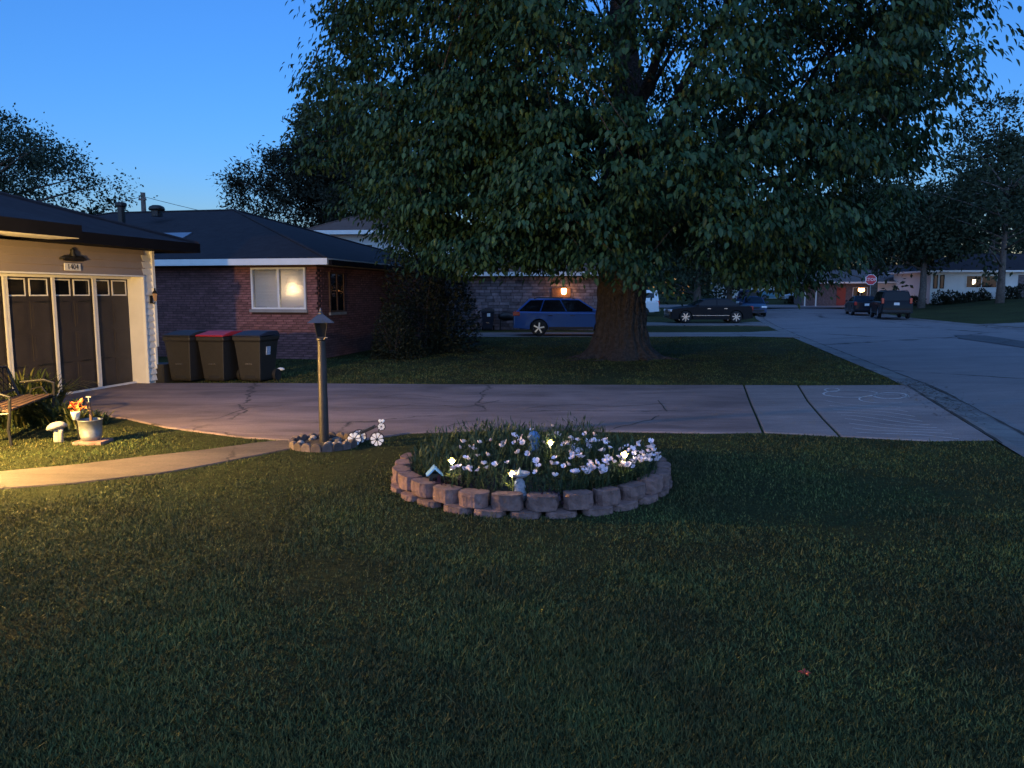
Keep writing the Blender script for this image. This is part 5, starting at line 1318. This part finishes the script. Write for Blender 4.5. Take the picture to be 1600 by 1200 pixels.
# ------------------------------------------------------------------ trees
def unit(v): return v / np.maximum(np.linalg.norm(v, axis=-1, keepdims=True), 1e-9)
def leaf_arrays(pos, axis, nrm, ln, wd, six=True):
    "leaf outlines: pos (N,3) base, axis direction, nrm up-ish"
    axis = unit(axis); side = unit(np.cross(axis, nrm)); up = np.cross(side, axis)
    l = ln[:, None]; w = wd[:, None]
    if six:
        V = np.stack([pos, pos + axis * l * .30 + side * w * .46 + up * w * .12, pos + axis * l * .65 + side * w * .40 + up * w * .05 - up * l * .04, pos + axis * l - up * l * .14,
                      pos + axis * l * .65 - side * w * .40 + up * w * .05 - up * l * .04, pos + axis * l * .30 - side * w * .46 + up * w * .12], 1)
        b = np.arange(len(pos))[:, None] * 6
        return V.reshape(-1, 3), np.concatenate([b + [0, 1, 2, 3], b + [0, 3, 4, 5]], 0), 4
    V = np.stack([pos, pos + axis * l * .45 + side * w * .5 + up * w * .1, pos + axis * l, pos + axis * l * .45 - side * w * .5 + up * w * .1], 1)
    b = np.arange(len(pos))[:, None] * 4
    return V.reshape(-1, 3), np.concatenate([b + [0, 1, 2], b + [0, 2, 3]], 0), 3
def lumps(d, seed, k=9, amp=.16):
    q = np.random.default_rng(seed); out = np.zeros(len(d))
    for i in range(k):
        v = unit(q.normal(size=3)[None])[0] * q.uniform(2.0, 6.5); out += np.sin(d @ v + q.uniform(0, 6.28))
    return 1 + amp * out / math.sqrt(k) * 1.4

# ---------- the big shade tree
TX, TY = gp(970, 558).x, gp(970, 558).y
tree = empty('shade_tree', (TX, TY, 0), 0, 'huge broad dark green shade tree with thick trunk beyond the driveway', 'tree')
# trunk with furrowed bark and root flare
nseg, nz = 96, 60; V = []; q = np.random.default_rng(4)
ph = q.uniform(0, 6.28, 12)
for i in range(nz + 1):
    z = -0.1 + 4.6 * i / nz
    flare = .60 + .50 * math.exp(-max(z, 0) / .30) + .14 * math.exp(-max(z, 0) / 1.6) + (.10 * sstep(3.0, 4.5, z))
    for k in range(nseg):
        th = 2 * math.pi * k / nseg
        r = flare * (1 + .05 * math.sin(3 * th + ph[0]) + .03 * math.sin(5 * th + ph[1]))
        r += .16 * math.exp(-max(z, 0) / .25) * math.sin(6 * th + ph[2]) 
        wob = th * 22 + 1.2 * math.sin(z * 2.3 + ph[3]) + .7 * math.sin(z * 5.1 + th * 3)
        ridge = abs(math.sin(wob * .5)) ** .7; cut = math.sin(z * 9 + th * 11 + 2 * math.sin(th * 7)); r += .10 * (ridge - .5) + .022 * cut
        V.append((r * math.cos(th) * 1.0, r * math.sin(th), z))
Fc = [(i * nseg + k, i * nseg + (k + 1) % nseg, (i + 1) * nseg + (k + 1) % nseg, (i + 1) * nseg + k) for i in range(nz) for k in range(nseg)]
MB().add(V, Fc).build('trunk', M['bark'], tree, smooth=True)
for a, l_ in ((-2.6, 1.3), (-2.2, .9), (-1.75, .7), (-1.2, 1.1), (-.7, 1.3), (-.3, 1.0), (-3.0, 1.2), (2.9, 1.0)):
    c0 = Vector((.6 * math.cos(a), .6 * math.sin(a), .10)); pts = [c0]
    for t in (.35, .7, 1.0): pts.append(Vector(((.6 + l_ * t) * math.cos(a + .25 * t * random.uniform(-1, 1)), (.6 + l_ * t) * math.sin(a + .25 * t), .06 - .08 * t)))
    MB().tube(pts, [.12, .08, .05, .02], 8).build('root', M['bark'], tree, smooth=True)

CC = np.array([3.35 - TX, 20.6 - TY, 9.7]); CR = np.array([8.5, 8.4, 8.0])
NCL = 4900
d = unit(RNG.normal(size=(NCL * 2, 3))); lum = lumps(d, 11, 12, .13)
rad = np.where(RNG.random(len(d)) < .72, RNG.uniform(.84, 1.0, len(d)), RNG.uniform(.45, .84, len(d)))
cen = CC + d * (rad * lum)[:, None] * CR
# low skirts of foliage that hang at both sides of the trunk
for (lxc, lyc, lzc), lr, nl in (((-.9, 18.6, 4.7), (2.5, 2.8, 2.5), 300), ((-1.7, 21.5, 5.0), (1.9, 2.6, 2.7), 160), ((6.6, 20.5, 4.7), (3.4, 3.0, 2.5), 330), ((1.6, 17.6, 4.6), (2.6, 2.2, 1.9), 200)):
    dl = unit(RNG.normal(size=(nl, 3))); cl = np.array([lxc - TX, lyc - TY, lzc]) + dl * np.array(lr) * (RNG.uniform(.5, 1, nl) ** .5 * lumps(dl, int(lxc * 7) + 40, 8, .15))[:, None]
    cen = np.concatenate([cl, cen], 0)
wx = cen[:, 0] + TX; wy = cen[:, 1] + TY
zmin = 2.30 + .35 * np.sin(cen[:, 0] * 1.3) + .30 * np.sin(cen[:, 1] * 1.7 + 1) + 0 * cen[:, 0]
# keep the view under the crown towards the street and trunk clear
zmin = zmin + np.where((wy > 19) & (wx > 3.4) & (wx < 6.4), .55, 0)
zmin = zmin + np.where(wy > 23, .6 + .04 * (wy - 23), 0)
keep = (cen[:, 2] > zmin) & (np.hypot(cen[:, 0], cen[:, 1]) > 1.3)
keep &= ~((cen[:, 1] > 3) & (RNG.random(len(cen)) < .35))
keep &= cen[:, 2] < 17.0
qg = np.random.default_rng(77); gap = np.zeros(len(cen))
for i in range(10):
    v_ = unit(qg.normal(size=3)[None])[0] * qg.uniform(2.2, 4.5) * [1, 1, 1.35]; gap += np.sin(cen @ v_ + qg.uniform(0, 6.28))
gap /= math.sqrt(10)
keep &= gap > -.42
cen = cen[keep]; cen = np.concatenate([cen[:700], cen[700:][RNG.permutation(len(cen) - 700)]])[:NCL]; dd = unit(cen - CC * [1, 1, .75])
per = 50
print('main tree clusters', len(cen), 'leaves', len(cen) * per)
c = np.repeat(cen, per, 0); o_ = np.repeat(dd, per, 0); N_ = len(c)
ang = RNG.random(N_) * 6.283; rr = np.sqrt(RNG.random(N_)) * np.repeat(RNG.uniform(.38, .78, len(cen)), per)
off = np.stack([np.cos(ang) * rr, np.sin(ang) * rr, -.55 * rr ** 1.6 + RNG.normal(0, .07, N_)], 1)
pos = c + off + o_ * RNG.normal(0, .10, (N_, 1))
outd = unit(np.stack([np.cos(ang), np.sin(ang), 0 * ang], 1) + o_ * [.6, .6, 0])
axis = outd * RNG.uniform(.3, .9, (N_, 1)) + np.array([0, 0, -1.0]) * RNG.uniform(.35, 1.1, (N_, 1)) + RNG.normal(0, .22, (N_, 3))
nrm = np.array([0, 0, 1.0]) + outd * .6 + RNG.normal(0, .35, (N_, 3))
ln = RNG.uniform(.11, .20, N_); wd = ln * RNG.uniform(.40, .56, N_)
LEAF_M = leafmat('shade_tree_leaves', (.024, .064, .027), .12, .55, .5, .12, .3)
# 300 leaves that show largest become parts of their own
wpos = pos + [TX, TY, 0]; vis = (wpos[:, 2] < 8) & (np.abs(wpos[:, 0]) < wpos[:, 1] * .62)
score = np.where(vis, np.linalg.norm(wpos - [0, 0, 1.85], axis=1), 1e9); near = np.argsort(score)[:290]
mask = np.ones(N_, bool); mask[near] = False
Vv, Ff, k_ = leaf_arrays(pos[mask], axis[mask], nrm[mask], ln[mask], wd[mask])
crown = link('crown', np_mesh('crown', Vv, Ff, k_, LEAF_M), tree); tag(crown, kind='stuff')
one, fo, _ = leaf_arrays(np.zeros((1, 3)), np.array([[1.0, 0, 0]]), np.array([[0, 0, 1.0]]), np.array([1.0]), np.array([.58]))
leaf_me = np_mesh('leaf', one, fo, 4, LEAF_M)
for i in near:
    ax = Vector(axis[i]).normalized(); sd_ = ax.cross(Vector(nrm[i])).normalized(); up_ = sd_.cross(ax)
    mm = Matrix((ax, -sd_, up_)).transposed()
    link('leaf', leaf_me, crown, loc=pos[i], rot=mm.to_euler(), scale=(ln[i],) * 3)
# limbs
lim = []
q = random.Random(3)
for k in range(11):
    a = 2 * math.pi * k / 11 + q.uniform(-.2, .2); el = q.uniform(.25, 1.1); L_ = q.uniform(5, 7.5)
    p0 = Vector((.3 * math.cos(a), .3 * math.sin(a), 3.3 + .9 * q.random())); pts = [p0]
    for t in (.25, .5, .75, 1.0): pts.append(p0 + Vector((math.cos(a + .2 * t) * math.cos(el), math.sin(a + .2 * t) * math.cos(el), math.sin(el) * (1 - .15 * t))) * L_ * t + Vector((q.uniform(-.2, .2), q.uniform(-.2, .2), .15 * t)))
    MB().tube(pts, [.34, .24, .16, .10, .04], 10).build('limb', M['bark'], tree, smooth=True)
    for j in range(4):
        s = pts[1 + j % 4]; a2 = a + q.uniform(-1.2, 1.2); e2 = q.uniform(-.1, 1.0); l2 = q.uniform(1.6, 3.4)
        t2 = s + Vector((math.cos(a2) * math.cos(e2), math.sin(a2) * math.cos(e2), math.sin(e2))) * l2
        lim.append((s, t2))
tw = MB()
for s, t2 in lim: tw.tube([s, s.lerp(t2, .5) + Vector((0, 0, .15)), t2], [.08, .05, .02], 6)
cl_ix = RNG.choice(len(cen), 380, replace=False)
ends = np.array([t for s, t in lim] )
for i in cl_ix:
    e_ = Vector(ends[np.argmin(np.linalg.norm(ends - cen[i], axis=1))]); t_ = Vector(cen[i])
    if (t_ - e_).length < 5: tw.tube([e_, e_.lerp(t_, .5) + Vector((0, 0, .2)), t_], [.03, .02, .008], 5)
tag(tw.build('twigs', M['bark'], tree, smooth=True), kind='stuff')
# central leader
MB().tube([(0, 0, 4.0), (.2, .1, 6.5), (-.1, .3, 9.5), (.1, .1, 13), (0, 0, 16)], [.62, .5, .36, .2, .04], 14).build('leader', M['bark'], tree, smooth=True)

# ---------- other trees
def make_tree(name, label, loc, h, crown_c, crown_r, ncl, per, leaf, mat, trunk_r, seed, shell=.7, group=None, bark='bark_grey', spread=.6, conifer=False, amp=.2, cut=None, aspect=.55):
    q = np.random.default_rng(seed); rq = random.Random(seed)
    e = empty(name, loc, 0, label, 'tree', group)
    cc = np.array(crown_c); cr = np.array(crown_r)
    d = unit(q.normal(size=(ncl, 3))); r = np.where(q.random(ncl) < shell, q.uniform(.75, 1.0, ncl), q.uniform(.2, .75, ncl)) * lumps(d, seed + 1, 9, amp)
    cen = cc + d * r[:, None] * cr
    if conifer:
        t = np.clip((cen[:, 2] - (cc[2] - cr[2])) / (2 * cr[2]), 0, 1); f = np.clip(1.25 * (1 - t) ** .8, .08, 1); cen[:, 0] = cc[0] + (cen[:, 0] - cc[0]) * f; cen[:, 1] = cc[1] + (cen[:, 1] - cc[1]) * f
    if cut is not None: cen = cen[cen[:, 2] > cut]
    n = len(cen) * per; c = np.repeat(cen, per, 0); o = np.repeat(unit(cen - cc), per, 0)
    sp_ = np.repeat(spread * q.uniform(.6, 1.3, len(cen)), per)[:, None]
    pos = c + q.normal(0, .55, (n, 3)) * sp_ * [1, 1, .65]
    axis = o * .6 + q.normal(0, .8, (n, 3)) + np.array([0, 0, -.25]); nrm = np.array([0, 0, 1.0]) + o * .5 + q.normal(0, .6, (n, 3))
    ln = leaf * q.uniform(.7, 1.4, n)
    Vv, Ff, k_ = leaf_arrays(pos, axis, nrm, ln, ln * aspect, six=False)
    cro = link('crown', np_mesh('crown', Vv, Ff, k_, mat), e); tag(cro, kind='stuff')
    top = cc[2] + cr[2] * .5; tp = [(0, 0, -.3), (trunk_r * .4 * rq.uniform(-1, 1), 0, h * .18), (cc[0] * .4, cc[1] * .4, h * .45), (cc[0] * .8, cc[1] * .8, top)]
    MB().tube(tp, [trunk_r * 1.25, trunk_r, trunk_r * .7, trunk_r * .12], 10).build('trunk', M[bark], e, smooth=True)
    br = MB(); k = 0
    for i in q.choice(len(cen), min(len(cen), 26), replace=False):
        zz = max(h * .15, min(cen[i][2] - .4 * np.hypot(*(cen[i][:2] - cc[:2])), top * .9)); t = zz / top
        s = Vector((cc[0] * .8 * t, cc[1] * .8 * t, zz)); br.tube([s, s.lerp(Vector(cen[i]), .5) + Vector((0, 0, .1 * h * .1)), cen[i]], [trunk_r * .32, trunk_r * .2, trunk_r * .05], 5)
    br.build('branches', M[bark], e, smooth=True)
    return e
LM_blue = leafmat('dusk_leaves', (.030, .050, .030), .2, .6, .4, .1, .2); LM_ced = leafmat('cedar_needles', (.020, .026, .018), .05, .8, .4, .3, .1); LM_lt = leafmat('light_leaves', (.055, .075, .028), .3, .55, .4, .3, .3)
LM_far = leafmat('far_leaves', (.036, .056, .032), .2, .7, .4, .15, .15); LM_shr = leafmat('shrub_leaves', (.022, .030, .018), .1, .6, .5, .2, .2)
# left behind the garage
p = at(-30, 330, 36); make_tree('broadleaf_tree', 'feathery tree rising behind the garage roof against the sky', (p.x, 36, 0), 11, (0, 0, 6.8), (4.3, 4, 3.6), 420, 80, .15, LM_blue, .28, 31, spread=.75, amp=.28)
p = at(135, 335, 40); make_tree('low_tree', 'low leafy tree top peeking over the garage roof beside the vent pipe', (p.x, 40, 0), 6, (0, 0, 4.6), (2.4, 2, 1.6), 60, 34, .30, LM_blue, .18, 33, spread=.6)
# cedar and light tree behind the brick house
p = at(522, 340, 58); make_tree('cedar_tree', 'dark brownish cedar tree behind the brick house roof', (p.x, 58, 0), 16, (0, 0, 8.6), (5.8, 5, 6.0), 950, 60, .34, LM_ced, .35, 35, spread=.85, amp=.24, aspect=.3)
p = at(535, 200, 66); make_tree('light_tree', 'lighter green tree showing between the cedar and the shade tree', (p.x, 66, 0), 21, (0, 0, 15), (4.6, 4.5, 6.0), 260, 44, .36, LM_lt, .3, 37, spread=.75, amp=.2)
# shrubs between the brick house and the lawn
def shrub(name, label, loc, r, n, leaf, mat, seed, group=None):
    q = np.random.default_rng(seed); d = unit(q.normal(size=(n, 3))); d[:, 2] = np.abs(d[:, 2]) * 1.15 - .1
    rr = np.where(q.random(n) < .75, q.uniform(.8, 1.0, n), q.uniform(.3, .8, n)) * lumps(d, seed, 10, .18)
    pos = d * rr[:, None] * np.array(r); pos[:, 2] = np.maximum(pos[:, 2], .03)
    axis = d + q.normal(0, .6, (n, 3)); nrm = np.array([0, 0, 1.0]) + d * .4 + q.normal(0, .5, (n, 3)); ln = leaf * q.uniform(.7, 1.4, n)
    Vv, Ff, k_ = leaf_arrays(pos, axis, nrm, ln, ln * .5, six=False)
    e = empty(name, loc, 0, label, 'shrub', group); f_ = link('foliage', np_mesh('foliage', Vv, Ff, k_, mat), e); tag(f_, kind='stuff')
    st = MB(); 
    for k in range(6):
        a = k * 1.05; st.tube([(0, 0, -.05), (r[0] * .25 * math.cos(a), r[1] * .25 * math.sin(a), r[2] * .45), (r[0] * .55 * math.cos(a), r[1] * .55 * math.sin(a), r[2] * .8)], [.03, .02, .008], 5)
    st.build('stems', M['bark'], e); return e
p = gp(655, 556); shrub('holly_shrub', 'tall dark shrub standing at the corner of the brick house side', (p.x, p.y + 1.2, 0), (1.35, 1.3, 3.6), 9000, .11, LM_shr, 51)
p = gp(612, 562); shrub('round_shrub', 'low rounded twiggy shrub before the tall dark shrub', (p.x, p.y + .4, 0), (.75, .7, 1.15), 4200, .075, LM_shr, 52)
p = gp(690, 548); shrub('broad_shrub', 'broad dark shrub filling the gap behind the tall shrub', (p.x - .3, p.y + 3, 0), (1.3, 1.5, 2.9), 6500, .12, LM_shr, 53)
# trees across the street and beyond
FT = [  # u, depth, height, crown c z, r xy, r z, seed, name, label
    (1563, 66, 12, 8.2, 5.6, 4.6, 61, 'street_tree', 'slim trunked tree growing before the white ranch house'),
    (1440, 69, 11, 6.6, 4.0, 3.2, 62, 'street_tree', 'leafy tree on the bank between the black vehicle and the white ranch house'),
    (1365, 72, 15, 8.6, 5.0, 4.8, 63, 'street_tree', 'tall tree right behind the stop sign'),
    (1300, 96, 13, 5.4, 5.6, 5.0, 64, 'round_tree', 'dense round dark tree at the end of the street'),
    (1545, 108, 25, 17.5, 7.0, 8.5, 65, 'tall_tree', 'tall thin tree rising above the roofs on the far side'),
    (1600, 100, 22, 13.5, 6.5, 7.5, 66, 'tall_tree', 'tall dark tree behind the white ranch house'),
    (1490, 118, 19, 11, 7.0, 6.5, 67, 'tall_tree', 'tall tree between the brick house and the white ranch house'),
    (1415, 125, 19, 11, 7.5, 6.5, 68, 'tall_tree', 'tall tree above the grey gable roof'),
    (1345, 132, 20, 12, 7.5, 7.5, 69, 'tall_tree', 'tall tree behind the round dark tree'),
    (1265, 150, 19, 11, 9, 7.5, 70, 'tall_tree', 'tall tree at the far end of the street'),
    (1195, 160, 17, 9.5, 9, 6.5, 71, 'tall_tree', 'tall tree behind the distant low white house'),
    (1125, 150, 17, 9.5, 9, 7, 72, 'tall_tree', 'tall tree over the black sedan'),
    (1060, 120, 16, 9, 8, 7, 73, 'tall_tree', 'tall tree over the white pickup truck'),
    (1660, 84, 18, 11, 6, 6.5, 74, 'tall_tree', 'tall tree past the door of the white ranch house'),
    (1140, 74, 9, 4.6, 4.2, 3.4, 75, 'yard_tree', 'dark low tree standing behind the black sedan'),
    (1090, 62, 10, 5.6, 4.2, 3.8, 76, 'yard_tree', 'dark tree on the lawn behind the white pickup truck'),
    (1000, 95, 15, 8, 7, 6.5, 77, 'tall_tree', 'tall tree hidden mostly by the big trunk'),
    (900, 110, 16, 9, 9, 7, 78, 'tall_tree', 'tall tree behind the stone house'),
]
for u, dep, h, cz, rxy, rz_, sd, nm, lb in FT:
    p = at(u, 460, dep); z0 = gzf(p.x, dep); lf = .10 + dep * .0042
    make_tree(nm, lb, (p.x, dep, z0 - .1), h, (0, 0, cz), (rxy, rxy * .9, rz_), 150 if rxy < 6 else 200, 34, lf, LM_far, .22 + .006 * h, sd, spread=.85 + .008 * dep * .5, amp=.24, cut=1.4 if nm == 'round_tree' else None)
# far wood closing the view
q = np.random.default_rng(90); n = 26000
xx = q.uniform(-60, 190, n); yy = q.uniform(185, 215, n) + .05 * np.abs(xx); topz = 13 + 4 * np.sin(xx * .11) + 3 * np.sin(xx * .29 + 1); zz = 1 + q.random(n) ** .8 * topz
axis = q.normal(size=(n, 3)); nrm = np.array([0, -.4, 1.0]) + q.normal(0, .6, (n, 3)); ln = q.uniform(.9, 1.8, n)
Vv, Ff, k_ = leaf_arrays(np.stack([xx, yy, zz], 1), axis, nrm, ln, ln * .6, six=False)
fw = link('far_wood', np_mesh('far_wood', Vv, Ff, k_, LM_far)); tag(fw, 'distant wood closing the end of the street', 'wood', kind='stuff')
# foundation shrubs before the white ranch house, hedge at the street end
for k, (u, dep, r) in enumerate(((1472, 72, .9), (1492, 71.5, 1.1), (1512, 72, .8), (1535, 72, .75), (1592, 71, 1.2), (1575, 72, 1.0), (1432, 74, .9))):
    p = at(u, 465, dep); shrub('foundation_shrub', 'low dark shrub along the front of the white ranch house', (p.x, dep, gzf(p.x, dep) - .05), (r, r * .8, r * 1.1), 700, .22, LM_shr, 100 + k, 'shrubs before the white ranch house')
for k, u in enumerate((1245, 1262, 1280, 1300, 1318)):
    p = at(u, 468, 93.5 + k * .3); shrub('hedge_shrub', 'low dark hedge shrub along the end of the street', (p.x, p.y, gzf(p.x, p.y) - .05), (1.3, 1.0, .9), 600, .28, LM_shr, 120 + k, 'hedge shrubs at the end of the street')
